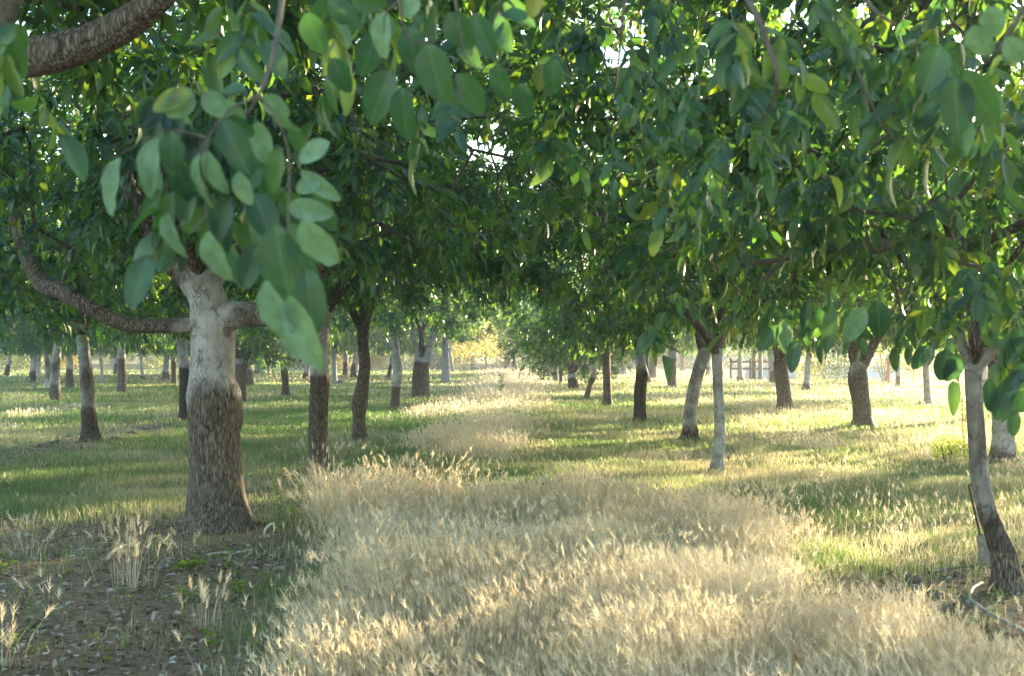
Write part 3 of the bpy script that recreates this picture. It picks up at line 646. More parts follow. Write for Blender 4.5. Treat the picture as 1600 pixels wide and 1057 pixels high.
for k in range(22):
    px = [20, 60, 100, 318, 345, 375, 500, 530, 575, 660, 690, 850, 885, 920, 980, 1020, 1060, 1100, 1140, 250, 470, 1200][k]; o = pb_[k] if k < 3 else copy_tree(pb_[[0, 1, 0, 2][k % 4]]); y_ = 138+rb.uniform(-8, 10)
    o.location = (B(px, y_), y_, 0); o.rotation_euler[2] = rb.uniform(0, 6); q = rb.uniform(.8, 1.4); o.scale = (q, q, q)
# distant tree line, one tree each
rng = np.random.default_rng(77)
proto = []
for k in range(3):
    proto.append(bush(-60+k*9, 175+k*6, 5.2, 4, 4.2, 3600, 'distant tree of the line that closes the horizon', [M['shrub'], M['leaf'], M['bgleaf']][k], 940+k, .55, name='distant_tree', z0=.5, cat='tree', group='distant trees along the horizon', trunks=1, hole=.3))
for k in range(30):
    o = copy_tree(proto[[0, 1, 0, 2, 1][k % 5]]); a = -92+k*6.3
    o.location = (a+rng.uniform(-2, 2), 178+rng.uniform(-14, 30), 0); o.rotation_euler[2] = rng.uniform(0, 6.28); s = rng.uniform(.8, 1.3); o.scale = (s, s, s)

# ------------------------------------------------------------------ far built things on the right
def box(mb, x0, x1, y0, y1, z0, z1, mat=0):
    v = np.array([(x, y, z) for z in (z0, z1) for y in (y0, y1) for x in (x0, x1)], float)
    f = np.array([(0, 2, 3, 1), (4, 5, 7, 6), (0, 1, 5, 4), (2, 6, 7, 3), (0, 4, 6, 2), (1, 3, 7, 5)]); mb.add(v, f, mat, smooth=False)
t = empty('wall', (B(1350, 84), 84, 0)); tag(t, 'long low pale wall beyond the orchard at right', 'wall')
mb = MB(); box(mb, -7, 13, -.12, .12, -.1, .70); mb.build('wall_panel', [M['wall']], t)
mb = MB(); box(mb, -7.1, 13.1, -.18, .18, .703, .76); mb.build('coping', [M['white']], t)
def cyl_thing(name, label, cat, p0, p1, r, mat, cap=None, group=None, k=12):
    p0, p1 = np.array(p0, float), np.array(p1, float); root = empty(name, p0); tag(root, label, cat, group)
    P = np.linspace(0, 1, 8)[:, None]*(p1-p0); mb = MB(); rf = bark_fun(int(p0[1]*7), .10, -5)
    v, f = tube_geo(P, np.linspace(r, r*.9, 8), k, rf); mb.add(v, f); mb.build('shaft', [mat], root)
    if cap:
        mb = MB(); v, f = tube_geo(np.array([p1-p0, p1-p0+[0, 0, cap[0]]]), [r*1.15, r*.9], k); mb.add(v, f); mb.build('cap', [cap[1]], root)
    return root
cyl_thing('marker_post', 'faded orange post with a white top between grey green shrub stems', 'post', (B(1388, 66), 66, -.1), (B(1388, 66), 66, 1.25), .09, M['orange'], (.25, M['white']))
cyl_thing('marker_post', 'short faded orange post beside the stout pale trunk at right', 'post', (B(1546, 62), 62, -.1), (B(1545, 62), 62, .95), .17, M['orange'], (.12, M['orange']))
cyl_thing('fence_post', 'dark slanting post at the end of the grassy lane', 'post', (B(808, 112), 112, -.1), (B(800, 112), 112, 1.75), .11, M['post'])
for px, l in ((1178, 'dark'), (1188, 'grey'), (1204, 'pale')):
    cyl_thing('fence_post', l+' upright pole left of the burled trunk, before the pale wall', 'post', (B(px, 76), 76, -.1), (B(px+(3 if px > 1200 else 0), 76), 76, 2.2), .12, M['post'] if px < 1184 else M['pvc'])
t = empty('rail_fence', (B(1172, 80), 80, 0)); tag(t, 'dark rail fence section beside the thin pale tree with conical foot', 'fence')
mb = MB()
for z in (.55, .95): box(mb, -1.1, 1.1, -.03, .03, z, z+.12)
mb.build('rail', [M['post']], t)
for x in (-1.1, 0, 1.1):
    mb = MB(); box(mb, x-.06, x+.06, -.1, -.035, -.1, 1.2); mb.build('post', [M['post']], t)
t = empty('wire_fence', (0, 126, 0)); tag(t, 'thin wire fence across the far field at left', 'fence')
mb = MB()
for z in (.5, .9, 1.3): box(mb, B(130, 126), B(560, 126), -.01, .01, z, z+.02)
mb.build('wire', [M['pvc']], t)
for k in range(11):
    x = B(132+k*42, 126); mb = MB(); box(mb, x-.04, x+.04, -.08, -.015, -.1, 1.5); mb.build('post', [M['post']], t)

# ------------------------------------------------------------------ small things near
def on_ground(px, py, up=0.):
    d = gd(py); p = W(px, py, d); p[2] = float(gz(p[0], p[1]))+up; return p
def hose(pxs, r, mat, label, name='hose', k=10):
    P = np.array([on_ground(*q, r+.012) for q in pxs]); o = P[0].copy(); mb = MB(); v, f = tube_geo(catmull(P-o, 8), r, k); mb.add(v, f)
    ob = mb.build(name, [mat]); ob.location = tuple(o); tag(ob, label, 'hose' if name == 'hose' else 'stick'); return ob
hose([(1534, 922), (1520, 930), (1515, 943), (1524, 955), (1545, 968), (1570, 982), (1600, 998), (1640, 1020)], .011, M['hose'], 'pale irrigation hose curling from the foot of the curved tree at right')
hose([(1452, 903), (1480, 897), (1510, 892), (1550, 889), (1600, 892)], .010, M['blackhose'], 'black drip hose lying on the soil behind the pale one')
hose([(60, 702), (90, 694), (120, 686), (150, 682)], .02, M['blackhose'], 'dark drip line at the foot of the leaning grey tree at left')
hose([(168, 876), (178, 864), (195, 858), (214, 857)], .013, M['stick'], 'short bleached stick curved on the soil by the dry grass tuft', 'stick')
hose([(325, 872), (345, 868), (370, 867), (397, 862)], .010, M['stick'], 'straight bleached stick lying before the largest trunk', 'stick')
def bent_stick():
    p = on_ground(414, 842); P = np.array([(0, 0, 0), (0, 0, .06), (.02, 0, .10), (.06, 0, .13), (.10, 0, .135)]); mb = MB(); v, f = tube_geo(catmull(P*[.8, 1, .85], 5), .012, 10); mb.add(v, f)
    o = mb.build('stick', [M['stick']]); o.location = tuple(p); tag(o, 'pale curved stick standing up right of the largest trunk', 'stick')
bent_stick()
def riser():
    p = on_ground(1543, 888); root = empty('pipe_stub', p); tag(root, 'grey pipe stub standing against the foot of the curved tree', 'pipe')
    d = p[1]; mb = MB(); P = np.array([(-.005, 0, -.03), (-.012, 0, .12), (-.02, 0, .225)]); v, f = tube_geo(catmull(P, 4), .052, 28, cap=False); mb.add(v, f)
    v, f = tube_geo(catmull(P, 4), .046, 28, cap=False); f[0] = f[0][:, ::-1]; mb.add(v, f); mb.build('pipe', [M['pvc']], root)
    mb = MB(); th = np.arange(28)/28*2*np.pi; a = np.stack([np.cos(th)*.052-.02, np.sin(th)*.052, th*0+.225], 1); b = np.stack([np.cos(th)*.046-.02, np.sin(th)*.046, th*0+.2255], 1)
    j = np.arange(28); mb.add(np.vstack([a, b]), np.stack([j, (j+1) % 28, 28+(j+1) % 28, 28+j], 1)); mb.build('rim', [M['pvc']], root)
    a = np.array([(-.045, 0, .01), (-.05, 0, .2), (-.085, 0, .37), (-.125, 0, .545)]); s = empty('stake', p); tag(s, 'thin rusty stake with hooked tip leaning out of the grey pipe stub', 'stake')
    mb = MB(); v, f = tube_geo(catmull(a, 5), .009, 8); mb.add(v, f); mb.build('rod', [M['rust']], s)
    mb = MB(); v, f = tube_geo(catmull([a[-1], a[-1]+[-.006, 0, .02], a[-1]+[.01, 0, .03], a[-1]+[.022, 0, .018]], 4), .0065, 8); mb.add(v, f); mb.build('hook', [M['rust']], s)
riser()
def lump(px, py, r, label, seed, name='soil_clod', mat='clod', cat='clod', sq=.6, dz=0, group=None):
    rng = np.random.default_rng(seed); p = on_ground(px, py); n, m = 14, 20; u = np.linspace(0.01, math.pi-.01, n)[:, None]; t = (np.arange(m)/m*2*np.pi)[None]
    X = np.sin(u)*np.cos(t); Y = np.sin(u)*np.sin(t); Z = np.cos(u)+0*t; k = 1+.9*(fbm(X*1.4+5, Y*1.4, Z*1.4, seed)-.5)+.4*(fbm(X*4, Y*4, Z*4, seed+2)-.5)
    v = np.stack([X*k*r, Y*k*r, Z*k*r*sq+r*sq*.5+dz], -1).reshape(-1, 3); i = np.arange(n-1)[:, None]*m; j = np.arange(m)[None]
    f = np.stack([i+j, i+m+j, i+m+(j+1) % m, i+(j+1) % m], -1).reshape(-1, 4); mb = MB(); mb.add(v, f, 0, None, np.tile([0, .1], (len(v), 1)))
    o = mb.build(name, [M[mat]]); o.location = tuple(p); tag(o, label, cat, group); return o
lump(1437, 637, .17, 'black clod at the foot of the thin white tree', 1, mat='post')
lump(1208, 600, .16, 'dark burl grown on the left side of the thick brown trunk', 2, name='burl', mat='post', cat='burl', sq=1.5, dz=.1)
lump(532, 601, .22, 'dark clod beside the thin white trunk', 4, mat='post')
for k, (px, py, r) in enumerate([(1425, 912, .06), (1400, 935, .045), (1462, 938, .05), (1440, 965, .035), (1385, 900, .04), (1500, 905, .045), (1395, 1000, .03)]):
    lump(px, py, r, 'grey earth clod lying on the bare soil near the pale irrigation hose', 30+k, group='clods near the irrigation hose')
for k, (px, py, r) in enumerate([(205, 682, .1), (225, 676, .12), (245, 672, .1), (180, 690, .09), (262, 668, .07)]):
    lump(px, py, r, 'dark clod heaped along the soil strip right of the leaning grey tree', 50+k, group='clods along the left soil strip')

# ------------------------------------------------------------------ grasses
def wedge(rng, y0, y1, n, side=1.25):
    y = np.sqrt(rng.uniform(y0*y0, y1*y1, n)); x = rng.uniform(-1, 1, n)*(.362*y*side+.5); return x, y
def blades(mb, x, y, h, wd, lean, rng, rnd, z=None, mat=0, az=None):
    n = len(x); z = gz(x, y) if z is None else z; a = rng.uniform(0, 6.283, n) if az is None else az; f = rng.uniform(0, 6.283, n)
    B0 = np.stack([x, y, z], 1); ld = np.stack([np.cos(a), np.sin(a), 0*a], 1)*(lean*h)[:, None]; sd = np.stack([np.cos(f), np.sin(f), 0*f], 1)*(wd*.5)[:, None]
    up = np.zeros((n, 3)); up[:, 2] = h
    m = B0+up*.55+ld*.35; t = B0+up+ld
    v = np.stack([B0-sd, B0+sd, m+sd*.8, m-sd*.8, t], 1).reshape(-1, 3); k = np.arange(n)[:, None]*5
    mb.add(v, [np.array([[0, 1, 2, 3]])+k, np.array([[3, 2, 4]])+k], mat, [rnd, rnd]); return t, unit(t-m)
def heads(mb, T, D, L, rng, rnd, nawn=11, spread=.45, wd=.0016, mat=0):
    n = len(T)
    for j in range(nawn):
        s = j/nawn; p = T+D*(L*(s-.35))[:, None]
        d = unit(D+rng.normal(0, spread, (n, 3))); q = unit(np.cross(d, rng.normal(0, 1, (n, 3))))*(wd*.5*(1+2*(1-s)))[:, None] if np.ndim(wd) else unit(np.cross(d, rng.normal(0, 1, (n, 3))))*(wd*.5*(1+2*(1-s)))
        e = p+d*(L*rng.uniform(.5, .9, n))[:, None]; k = np.arange(n)[:, None]*3
        mb.add(np.stack([p-q, p+q, e], 1).reshape(-1, 3), np.arange(3)[None]+k, mat, np.clip(rnd+.12, 0, 1))
def grasses():
    rng = np.random.default_rng(5)
    md, mg = MB(), MB()
    #      y0  y1   dry n    green n   width
    bands = [(5.0, 8.0, 80000, 50000, .0022), (8.0, 12.5, 105000, 100000, .0028), (12.5, 18, 110000, 150000, .0038), (18, 27, 110000, 170000, .006),
             (27, 42, 110000, 150000, .010), (42, 70, 90000, 110000, .018), (70, 125, 60000, 60000, .035)]
    for (y0, y1, nd, ng, wd) in bands:
        x, y = wedge(rng, y0, y1, nd); d = dryness(x, y)*(1-.93*soilness(x, y)); d = np.where(d > .03, d*(.55+.9*vnoise(x*1.7, y*1.7, 0, 66)), d)
        k = rng.random(len(x)) < d+.012*(soilness(x, y) < .3)+.02*sstep(.55, .8, vnoise(x*1.6, y*1.6, 0, 67))*(soilness(x, y) < .4); x, y, d = x[k], y[k], d[k]; n = len(x)
        clump = fbm(x*1.3, y*1.3, 0, 70)
        h = (.06+.21*d*(.2+1.4*clump))*rng.uniform(.4, 1.3, n)*np.where(rng.random(n) < .05, 1.5, 1)*(1+.15*(y > 12)*(y < 14.5)*(x < 0))
        az = 6.28*fbm(x*.6, y*.6, 0, 71)+rng.normal(0, .9, n); rn = np.clip(rng.normal(.55, .2, n)+.5*(fbm(x*.8, y*.8, 0, 72)-.5), 0, 1)
        T, D = blades(md, x, y, h, wd*rng.uniform(.6, 1.2, n), rng.uniform(.05, .7, n), rng, rn, az=az)
        hk = rng.random(n) < (.62 if y1 < 14 else .4)*(.25+.75*(d > .25))
        if y1 < 28: heads(md, T[hk], D[hk], rng.uniform(.028, .055, hk.sum())*(1.1 if y1 > 12 else 1), rng, rn[hk], 10 if y1 < 14 else 6, .42, .0016 if y1 < 9 else .0024 if y1 < 14 else .005)
        else: heads(md, T[hk], D[hk], rng.uniform(.05, .08, hk.sum()), rng, rn[hk], 3, .4, wd)
        x, y = wedge(rng, y0, y1, ng); d = dryness(x, y); s = soilness(x, y); pn = fbm(x*.55, y*.4, 0, 80)
        k = rng.random(ng) < (1-.80*d)*(1-.86*s)*(.35+1.1*vnoise(x*2.1, y*2.1, 0, 81)); x, y, pn = x[k], y[k], pn[k]; n = len(x)
        h = (.035+.11*fbm(x*1.1, y*1.1, 0, 83)**1.5)*rng.uniform(.6, 1.5, n)*(1 if y1 < 28 else 1.25); rn = np.clip(.45+1.6*(pn-.5)+rng.normal(0, .25, n)+.42*sstep(.5, 2.5, x)*sstep(.25, .6, fbm(x*.7, y*.5, 0, 84)), 0, 1)
        blades(mg, x, y, h, wd*1.5*rng.uniform(.7, 1.3, n), rng.uniform(.1, .8, n), rng, rn)
    tag(md.build('dry_grass', [M['dry']]), 'tall straw coloured grass with bristly seed heads filling the lane', 'dry grass', kind='stuff')
    tag(mg.build('green_grass', [M['green']]), 'short green grass carpet between the tree rows', 'grass', kind='stuff')
    x, y = wedge(rng, 6.0, 15.0, 26000); d = dryness(x, y)*(1-soilness(x, y)); k = (rng.random(26000) < d*sstep(.3, .75, vnoise(x*1.4, y*1.4, 0, 95))*.55); x, y = x[k], y[k]; n = len(x)
    ms = MB(); rn = np.clip(rng.normal(.75, .15, n), 0, 1); T, D = blades(ms, x, y, rng.uniform(.18, .36, n), np.full(n, .0024), rng.uniform(.05, .6, n), rng, rn)
    heads(ms, T, D, rng.uniform(.028, .05, n), rng, rn, 16, .42, .0018)
    tag(ms.build('foxtail_grass', [M['dry']]), 'taller foxtail stems with fuzzy pale heads standing over the dry grass', 'foxtail grass', kind='stuff')
    # litter on bare soil
    x, y = wedge(rng, 5, 30, 170000, 1.1); s = soilness(x, y); k = rng.random(len(x)) < s*np.where(y < 14, 1, .5)*(.2+1.3*vnoise(x*1.3, y*1.3, 0, 90)**2); x, y = x[k], y[k]; n = len(x)
    P = np.stack([x, y, gz(x, y)+.006+rng.uniform(0, .015, n)], 1); D = rng.normal(0, 1, (n, 3)); D[:, 2] *= .18; N = rng.normal(0, .35, (n, 3)); N[:, 2] = 1
    L = rng.uniform(.012, .075, n)**1.0; ml = MB(); add_leaves(ml, P, D, N, L, L*rng.uniform(.2, .6, n), LEAF_MID, rng.random(n), 0, rng.normal(0, .3, n))
    tag(ml.build('leaf_litter', [M['litter']]), 'dead leaves and bark chips scattered over the bare soil', 'leaf litter', kind='stuff')
grasses()

def tuft(px, py, n, h, rad, label, seed, headn=.7, name='grass_tuft', green=False, base_d=None):
    rng = np.random.default_rng(seed); d = base_d or gd(py); p = W(px, py, d); p[2] = float(gz(p[0], p[1])); x = rng.normal(0, rad, n); y = rng.normal(0, rad, n); mb = MB()
    hh = h*rng.uniform(.45, 1.1, n); az = np.arctan2(y, x)+rng.normal(0, .5, n); rn = np.clip(rng.normal(.65, .2, n), 0, 1)
    T, D = blades(mb, x, y, hh, np.full(n, .0028), rng.uniform(.05, .9, n)**1.5, rng, rn, z=np.zeros(n)-.01, az=az); k = rng.random(n) < headn
    heads(mb, T[k], D[k], rng.uniform(.05, .085, k.sum()), rng, rn[k], 22, .34, .0022)
    o = mb.build(name, [M['green'] if green else M['dry']]); o.location = tuple(p); tag(o, label, 'grass tuft'); return o
tuft(205, 915, 48, .42, .07, 'lone dry foxtail tuft on the bare soil at left', 1)
tuft(545, 840, 260, .46, .17, 'golden foxtail clump right of the largest trunk, nearest the leafy weed', 2)
tuft(650, 800, 170, .44, .20, 'golden foxtail clump with bristly heads above the dark green grass', 3)
tuft(500, 765, 90, .45, .07, 'blond dry tuft at the foot of the torn whitewash tree', 4, .3)
tuft(1215, 800, 60, .26, .07, 'pale dry tuft in the shaded grass right of the slender white tree', 5, .5)

def weed(px, py, h, label, seed, n=60, leaf=.035, stems=2, spread=.06, name='leafy_weed', droop=0, mat='weed', top=.3, group=None):
    rng = np.random.default_rng(seed); p = on_ground(px, py); root = empty(name, p); tag(root, label, 'weed', group); ms, ml = MB(), MB(); P, D = [], []
    for s in range(stems):
        a = rng.uniform(0, 6.28); e = np.array([math.cos(a)*spread, math.sin(a)*spread, h*rng.uniform(.8, 1)]); c = catmull([(0, 0, -.02), e*[.4, .4, .5]+rng.normal(0, .012, 3), e], 6)
        v, f = tube_geo(c, np.linspace(.0045, .0015, len(c)), 5); ms.add(v, f, 0, .9)
        t = rng.uniform(.12, 1, n//stems)**(1-top); q = np.stack([np.interp(t, np.linspace(0, 1, len(c)), c[:, i]) for i in range(3)], 1); P.append(q)
        an = rng.uniform(0, 6.28, len(t)); D.append(np.stack([np.cos(an), np.sin(an), rng.uniform(-.2, .9, len(t))], 1))
    P, D = np.vstack(P), np.vstack(D); L = leaf*rng.uniform(.5, 1.3, len(P)); N = rng.normal(0, .4, (len(P), 3)); N[:, 2] += 1
    rn = np.clip(rng.uniform(0, .75, len(P))+.4*(P[:, 2] < h*.25), 0, 1)
    add_leaves(ml, P, D, N, L, L*.42, LEAF_MID, rn); ms.build('stem', [M['twig']], root); ml.build('foliage', [M[mat]], root); return root
weed(440, 852, .50, 'upright leafy weed with bright top right of the largest trunk', 1, 110)
weed(460, 850, .30, 'shorter browning weed beside the upright leafy one', 2, 60)
weed(580, 800, .72, 'tall thin seeding weed rising over the foxtail clump', 3, 130, .016, 1, .05, mat='green')
weed(290, 892, .07, 'bright green rosette weed on the soil before the largest trunk', 4, 40, .07, 4, .12)
weed(312, 882, .06, 'small yellow green weed near the straight bleached stick', 5, 20, .05, 3, .06)
weed(1168, 745, .34, 'thin green weed just right of the slender white tree', 6, 60, .03, 4, .16)
weed(1050, 725, .32, 'flowering pale green weed left of the slender white tree', 7, 110, .035, 5, .18)
weed(785, 626, .75, 'single dark weed standing in the far grassy lane', 8, 50, .12, 1, .03, mat='leaf')
weed(1322, 720, .2, 'bright low weed in the grass before the two limbed tree', 9, 80, .04, 6, .18)
bs = bush(B(1484, 19.4), 19.4, .27, .25, .21, 1500, 'low bright green shrub left of the curved slim tree', M['weed'], 960, .035)
weed(1507, 722, 1.15, 'tall leafy weed stalk climbing beside the curved slim tree', 10, 240, .035, 3, .05, top=0)
weed(1555, 738, .5, 'pale flowering weed at the foot of the stout pale trunk', 11, 60, .03, 2, .05)
for k, (px, py) in enumerate([(860, 1020), (1165, 960), (1290, 955), (950, 985), (700, 960), (1450, 1000)]):
    weed(px, py, .16, 'small green weed growing among the tall dry grass in the foreground', 20+k, 26, .03, 3, .06, group='small weeds in the foreground grass')
weed(1240, 690, .5, 'slender reddish weed stalk in the sunny grass right of the slender white tree', 30, 20, .02, 1, .06)

# ------------------------------------------------------------------ hanging leaf sprays in front (they belong to the two trees beside the view)
def spray_obj(parent_root, items, twigs, seed, extra=()):
    """items: hero leaflets (x0,y0,x1,y1,w,d,tilt[,rnd]) base to tip in picture units at distance d; twigs: polylines (px,py,d,rmm)"""
    rng = np.random.default_rng(seed); mb = MB(); o = np.array(parent_root.location)
    for tw in twigs:
        P = np.array([W(a, b, c) for a, b, c, _ in tw]); v, f = tube_geo(catmull(P, 6), np.interp(np.linspace(0, 1, (len(P)-1)*6+1), np.linspace(0, 1, len(P)), [q[3]/1000 for q in tw]), 8); mb.add(v-o, f, 1)
    for it in items:
        x0, y0, x1, y1, wd, d, tilt = it[:7]; g = 1.04 if d < 2.95 and parent_root is RL and seed == 5 else .92; wd = wd*g; x1, y1 = x0+(x1-x0)*g, y0+(y1-y0)*g; a, b = W(x0, y0, d), W(x1, y1, d+.03*tilt); D = b-a; L = np.linalg.norm(D)
        side = np.cross(D/L, [0, -1., 0]); N = np.array([0, -1., 0])*math.cos(tilt)+side*math.sin(tilt)
        rn = it[7] if len(it) > 7 else rng.uniform(.2, .7); wm = wd*d/FPX/max(.45, abs(math.cos(tilt)))
        add_leaves(mb, (a-o)[None], D[None], N[None], np.array([L]), np.array([wm]), LEAF_HERO, np.array([rn]), 2 if .4 <= rn <= .8 else 0, np.array([rng.normal(.05, .12)]))
    for (px, py, d, n, dx, dz, sz) in extra:
        c = W(px, py, d)-o; Bp = np.tile(c, (n, 1))+rng.normal(0, .05, (n, 3)); D = np.stack([rng.normal(dx, .6, n), rng.normal(0, .6, n), rng.normal(dz, .3, n)], 1)
        compound(mb, Bp, D, rng.uniform(.14, .24, n), LEAF_HERO, rng, sz, 3, 0, True, 0)
    mb.build('foliage', [M['leaf'], M['twig'], M['leafpale']], parent_root)
RL = [o for o in C.objects if o.get('label', '').startswith('walnut tree whose thick')][0]
RR = [o for o in C.objects if o.get('label', '').startswith('walnut tree beside the view, its')][0]
d = 2.6
spray_obj(RL, [
    (300, 148, 238, 168, 34, d, .3, .95), (300, 140, 262, 180, 40, d+.02, -.4, .6), (318, 143, 352, 182, 34, d, .2, .5), (385, 142, 340, 138, 24, d, .5), (245, 215, 222, 305, 40, d, .5, .4), (188, 246, 165, 334, 36, d, .7, .5),
    (268, 205, 270, 272, 42, d+.05, .1, .1), (322, 235, 345, 303, 30, d, .4, .5), (312, 240, 303, 322, 22, d, .9, .5), (345, 188, 388, 264, 46, d+.02, -.2, .2), (352, 184, 396, 212, 30, d+.05, .4, .1), (372, 268, 390, 320, 30, d-.05, .5, .5),
    (430, 168, 456, 214, 22, d, .9, .5), (458, 195, 472, 242, 26, d+.05, .7, .3), (515, 222, 470, 252, 32, d, .3, .6), (505, 280, 462, 296, 30, d+.03, .2, .4), (470, 268, 530, 312, 26, d+.03, .2, .8), (448, 322, 518, 335, 34, d, .1, .7), (430, 350, 448, 470, 66, d-.1, .2, .25),
    (470, 345, 522, 412, 46, d-.1, .5, .6), (415, 438, 450, 545, 46, d-.15, .6, .5), (452, 462, 492, 578, 48, d-.15, .3, .7), (478, 418, 492, 522, 44, d-.1, -.3, .15), (325, 362, 346, 440, 40, d-.05, .6, .4), (262, 332, 272, 404, 34, d, .8, .5),
    (288, 345, 284, 378, 12, d, 1.1), (395, 300, 425, 372, 46, d+.08, -.3, .05), (360, 310, 330, 380, 40, d+.1, .3, .02), (405, 380, 380, 450, 40, d+.1, .2, .1), (410, 260, 372, 300, 36, d+.1, .2, .05), (440, 230, 420, 300, 34, d+.06, .4, .3)]+
    [(x, y, x+dx, y+dy, wq, d+.12+.1*q, .2+.3*q, rn) for (x, y, dx, dy, wq, q, rn) in [(250, 190, -20, 50, 36, 0, .2), (290, 180, -8, 60, 40, .5, .1), (330, 250, 25, 60, 40, 1, .15), (365, 225, 30, 50, 42, 0, .3), (400, 190, 20, 66, 38, .6, .5), (425, 250, -10, 70, 42, .3, .1),
      (300, 290, -14, 60, 34, .7, .3), (275, 250, 14, 66, 40, .4, .05), (350, 330, -10, 70, 40, .2, .1), (385, 340, 18, 66, 40, .5, .2), (420, 320, -16, 76, 44, .1, .55), (440, 300, 40, 50, 40, .4, .3), (470, 330, 10, 70, 44, .6, .5), (490, 300, 30, 60, 34, .2, .15),
      (460, 380, 30, 70, 46, .3, .1), (435, 400, -8, 70, 40, .5, .3), (500, 360, 14, 56, 36, .1, .6), (395, 400, 26, 60, 36, .7, .1), (450, 500, 20, 60, 38, .2, .5), (340, 160, 40, 26, 30, 0, .6), (410, 150, 40, 30, 30, .3, .45), (230, 240, 14, 60, 34, .3, .6)]]+
    [(a, b, a+c, b+e, f, 2.72+.2*g_, h_, i_) for a, b, c, e, f, g_, h_, i_ in zip(*(np.random.default_rng(3).uniform(lo, hi, 34) for lo, hi in ((240, 475), (150, 330), (-25, 25), (48, 70), (28, 42), (0, 1), (-.6, .8), (0, .6))))],
    [[(445, -30, d+.3, 6), (432, 60, d+.1, 5), (420, 110, d+.05, 4.5), (404, 150, d, 4)], [(404, 150, d, 3), (360, 172, d, 2), (325, 215, d, 1.5), (312, 245, d, 1)], [(404, 150, d, 3), (430, 180, d, 2), (450, 235, d, 2), (452, 300, d, 2), (450, 350, d-.05, 1.6), (455, 410, d-.1, 1.5), (470, 470, d-.1, 1.3)],
     [(404, 150, d, 2), (385, 180, d, 1.2), (392, 150, d, 1.2), (300, 145, d, 1)], [(325, 215, d, 1.5), (260, 205, d, 1.2), (190, 240, d, 1)], [(325, 215, d, 1.2), (320, 300, d, 1), (328, 365, d, 1)]], 5,
    [(300, 190, 2.85, 2, 0, -.7, .085), (350, 230, 2.85, 2, 0, -.7, .09), (400, 220, 2.85, 2, 0, -.9, .08)])
d = 2.7
spray_obj(RL, [(604, 18, 585, 96, 40, d, .6, .65), (548, 0, 604, 12, 34, d, .3, .3), (650, -8, 636, 32, 32, d, .3, .5), (668, 68, 692, 168, 60, d, .2, .2), (612, 108, 570, 196, 58, d+.06, .1, .15), (628, 135, 630, 226, 42, d+.05, .2, .1), (715, 115, 756, 184, 46, d+.1, .1, .3),
    (590, 50, 560, 120, 50, d+.2, 0, .05), (640, 40, 650, 120, 50, d+.25, 0, .02), (520, 90, 545, 150, 40, d+.1, .2, .05), (700, 20, 740, 80, 50, d+.1, .2, .15), (740, 20, 775, 100, 40, d+.2, .2, .1), (840, -14, 828, 32, 30, 3.2, .1, 1.0), (478, 20, 505, 90, 44, d+.2, .2, .1),
    (690, 110, 715, 170, 30, d+.1, .5, .3), (775, 100, 790, 165, 34, 3.2, .3, .2), (812, 130, 825, 190, 36, 3.3, .2, .15), (866, 90, 860, 150, 34, 3.3, .3, .2)],
    [[(640, -60, d+.2, 5), (625, 0, d, 4), (640, 60, d, 2), (680, 70, d, 1.2)], [(625, 0, d, 2.5), (600, 30, d, 1.5), (610, 105, d+.05, 1)], [(700, -60, d+.2, 4), (715, 20, d+.1, 2.5), (735, 100, d+.1, 1.2), (800, 110, 3.1, 1)]], 6,
    [(560, -20, 3.3, 3, 0, -.8, .11), (30, 130, 3.8, 2, -.2, -.9, .11), (15, 20, 3.4, 2, 0, -.8, .11), (380, -40, 3.6, 3, 0, -.7, .11), (760, -10, 3.8, 3, 0, -.8, .11), (690, 170, 5, 2, 0, -.8, .11)])
ex = []
rg = np.random.default_rng(9)
for (px, py, d, n) in [(900, 20, 3.4, 6), (980, 60, 3.6, 6), (1050, 10, 3.2, 7), (1090, 100, 3.3, 7), (1150, 30, 3.1, 6), (1210, 90, 3.2, 7), (1270, 10, 3.0, 6), (1330, 60, 3.2, 7), (1400, 20, 3.1, 7), (1470, 60, 2.9, 8), (1540, 30, 2.7, 7), (1580, 120, 2.8, 6),
                       (1180, 190, 3.6, 7), (1110, 220, 3.8, 6), (1240, 160, 3.6, 6), (1150, 260, 3.9, 6), (1310, 130, 3.5, 5), (1480, 130, 3.0, 7), (1540, 200, 3.0, 6), (960, 160, 4.2, 5), (930, 60, 3.6, 4), (1020, 180, 4.4, 5), (1340, 230, 4.4, 4),
                       (870, 200, 4.8, 4), (1060, 280, 4.8, 5), (1440, 100, 3.3, 6)]:
    ex.append((px, py, d*1.2+rg.uniform(0, 2.2), n-1, rg.normal(0, .5), -.7, rg.uniform(.075, .10)))
tw = [[(1100, -120, 3.6, 9), (1180, 20, 3.4, 8), (1200, 70, 3.4, 7), (1215, 130, 3.4, 5), (1190, 190, 3.6, 3)], [(1310, -60, 3.4, 7), (1360, 10, 3.2, 5), (1400, 40, 3.2, 3)], [(1340, 110, 4.0, 4), (1375, 190, 4.0, 4), (1400, 220, 4.1, 4), (1425, 235, 4.2, 3)], [(1600, 10, 2.8, 6), (1560, 80, 2.8, 4), (1500, 130, 3.0, 3)], [(980, -50, 3.6, 6), (970, 60, 3.6, 4), (960, 160, 4.2, 2)]]
spray_obj(RR, [(1545, 10, 1560, 62, 40, 2.7, .3, .4), (1570, 60, 1605, 100, 36, 2.7, .4, .6), (1520, 40, 1545, 95, 34, 2.7, .8, .6), (1470, 70, 1440, 150, 56, 2.8, .1, .1), (1510, 110, 1560, 210, 50, 2.9, .4, .3), (1490, 120, 1500, 220, 60, 2.9, .1, .1)], tw, 7, ex)
RC = [o for o in C.objects if o.get('label', '').startswith('curved slim walnut')][0]
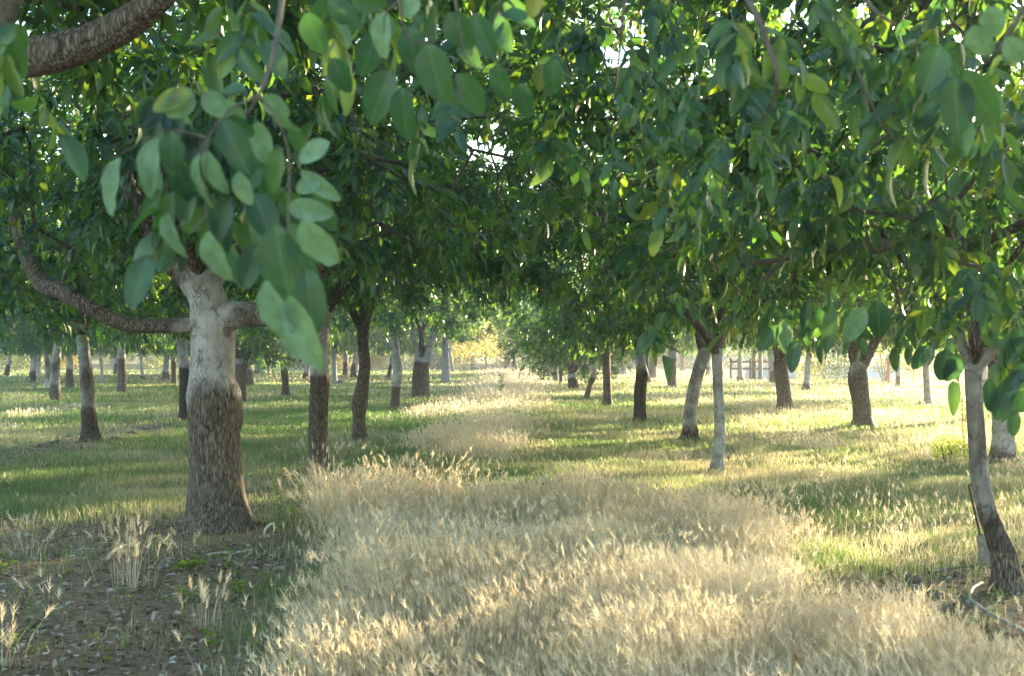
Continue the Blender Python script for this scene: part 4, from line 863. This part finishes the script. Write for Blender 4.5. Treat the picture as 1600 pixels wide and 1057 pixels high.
spray_obj(RC, [(1300, 475, 1290, 560, 26, 6, .2), (1215, 508, 1183, 552, 24, 6.2, .2, .3), (1222, 500, 1230, 560, 26, 6.2, .2, .6), (1243, 530, 1236, 588, 24, 6.2, .2, .1), (1276, 480, 1304, 545, 22, 6.6, .2, .1), (1262, 470, 1255, 520, 20, 7, .2, .1),
               (1350, 480, 1320, 540, 36, 6.0, .1, .6), (1370, 470, 1378, 535, 40, 6, .1, .05), (1450, 540, 1425, 580, 26, 6, .2, .1), (1480, 545, 1470, 600, 36, 6, .2, .05), (1500, 560, 1475, 598, 30, 6, .2, .1), (1545, 590, 1548, 650, 0.1+24, 3.9, .2, .1),
               (1590, 585, 1548, 650, 34, 3.9, .2, .1), (1572, 612, 1556, 662, 34, 3.9, .2, .12), (1598, 580, 1575, 612, 32, 3.9, .3, .02), (1585, 640, 1583, 688, 22, 3.9, .3, .25), (1600, 610, 1590, 650, 34, 3.9, .3, .05), (1610, 570, 1580, 600, 30, 3.9, .3, .05)],
          [[(1720, 480, 5.5, 7), (1660, 540, 4.6, 5), (1620, 570, 4.0, 3), (1595, 590, 3.9, 2), (1590, 640, 3.9, 1)]], 8,
          [(1230, 470, 7.4, 3, 0, -.8, .10), (1290, 450, 7.0, 4, 0, -.8, .10), (1350, 440, 6.6, 4, 0, -.8, .10), (1420, 480, 7.0, 3, 0, -.8, .10), (1480, 490, 6.6, 4, 0, -.8, .10), (1560, 440, 6.4, 4, 0, -.8, .10), (1590, 400, 6.2, 4, 0, -.8, .10), (1500, 420, 6.6, 4, 0, -.8, .10), (1020, 470, 8, 4, 0, -.8, .11), (1600, 480, 5.0, 6, 0, -.8, .11)])

# ------------------------------------------------------------------ air
mb = MB(); box(mb, -260, 260, -20, 320, -1.2, 16); m = NT('morning air')
vp = m.n('ShaderNodeVolumePrincipled'); vp.inputs['Color'].default_value = (.86, .90, .95, 1); vp.inputs['Density'].default_value = .0012; vp.inputs['Anisotropy'].default_value = .55
m.l(vp.outputs[0], m.out.inputs['Volume'])
tag(mb.build('haze', [m.m]), 'thin pale evening haze between the trees', 'haze', kind='stuff')

rw = np.random.default_rng(17)
for k in range(26):
    px, py = rw.uniform(0, 470), rw.uniform(835, 1040)
    weed(px, py, rw.uniform(.05, .2), 'low green weed sprouting from the shaded bare soil at left', 60+k, int(rw.uniform(14, 40)), rw.uniform(.02, .045), int(rw.uniform(2, 5)), .07, group='weeds on the left soil')
for k in range(5):
    o = tuft(rw.uniform(0, 480), rw.uniform(840, 1050), int(rw.uniform(8, 22)), rw.uniform(.14, .34), .05, 'sparse dry grass stems standing on the bare soil at left', 80+k, .6); o['group'] = 'dry stems on the left soil'
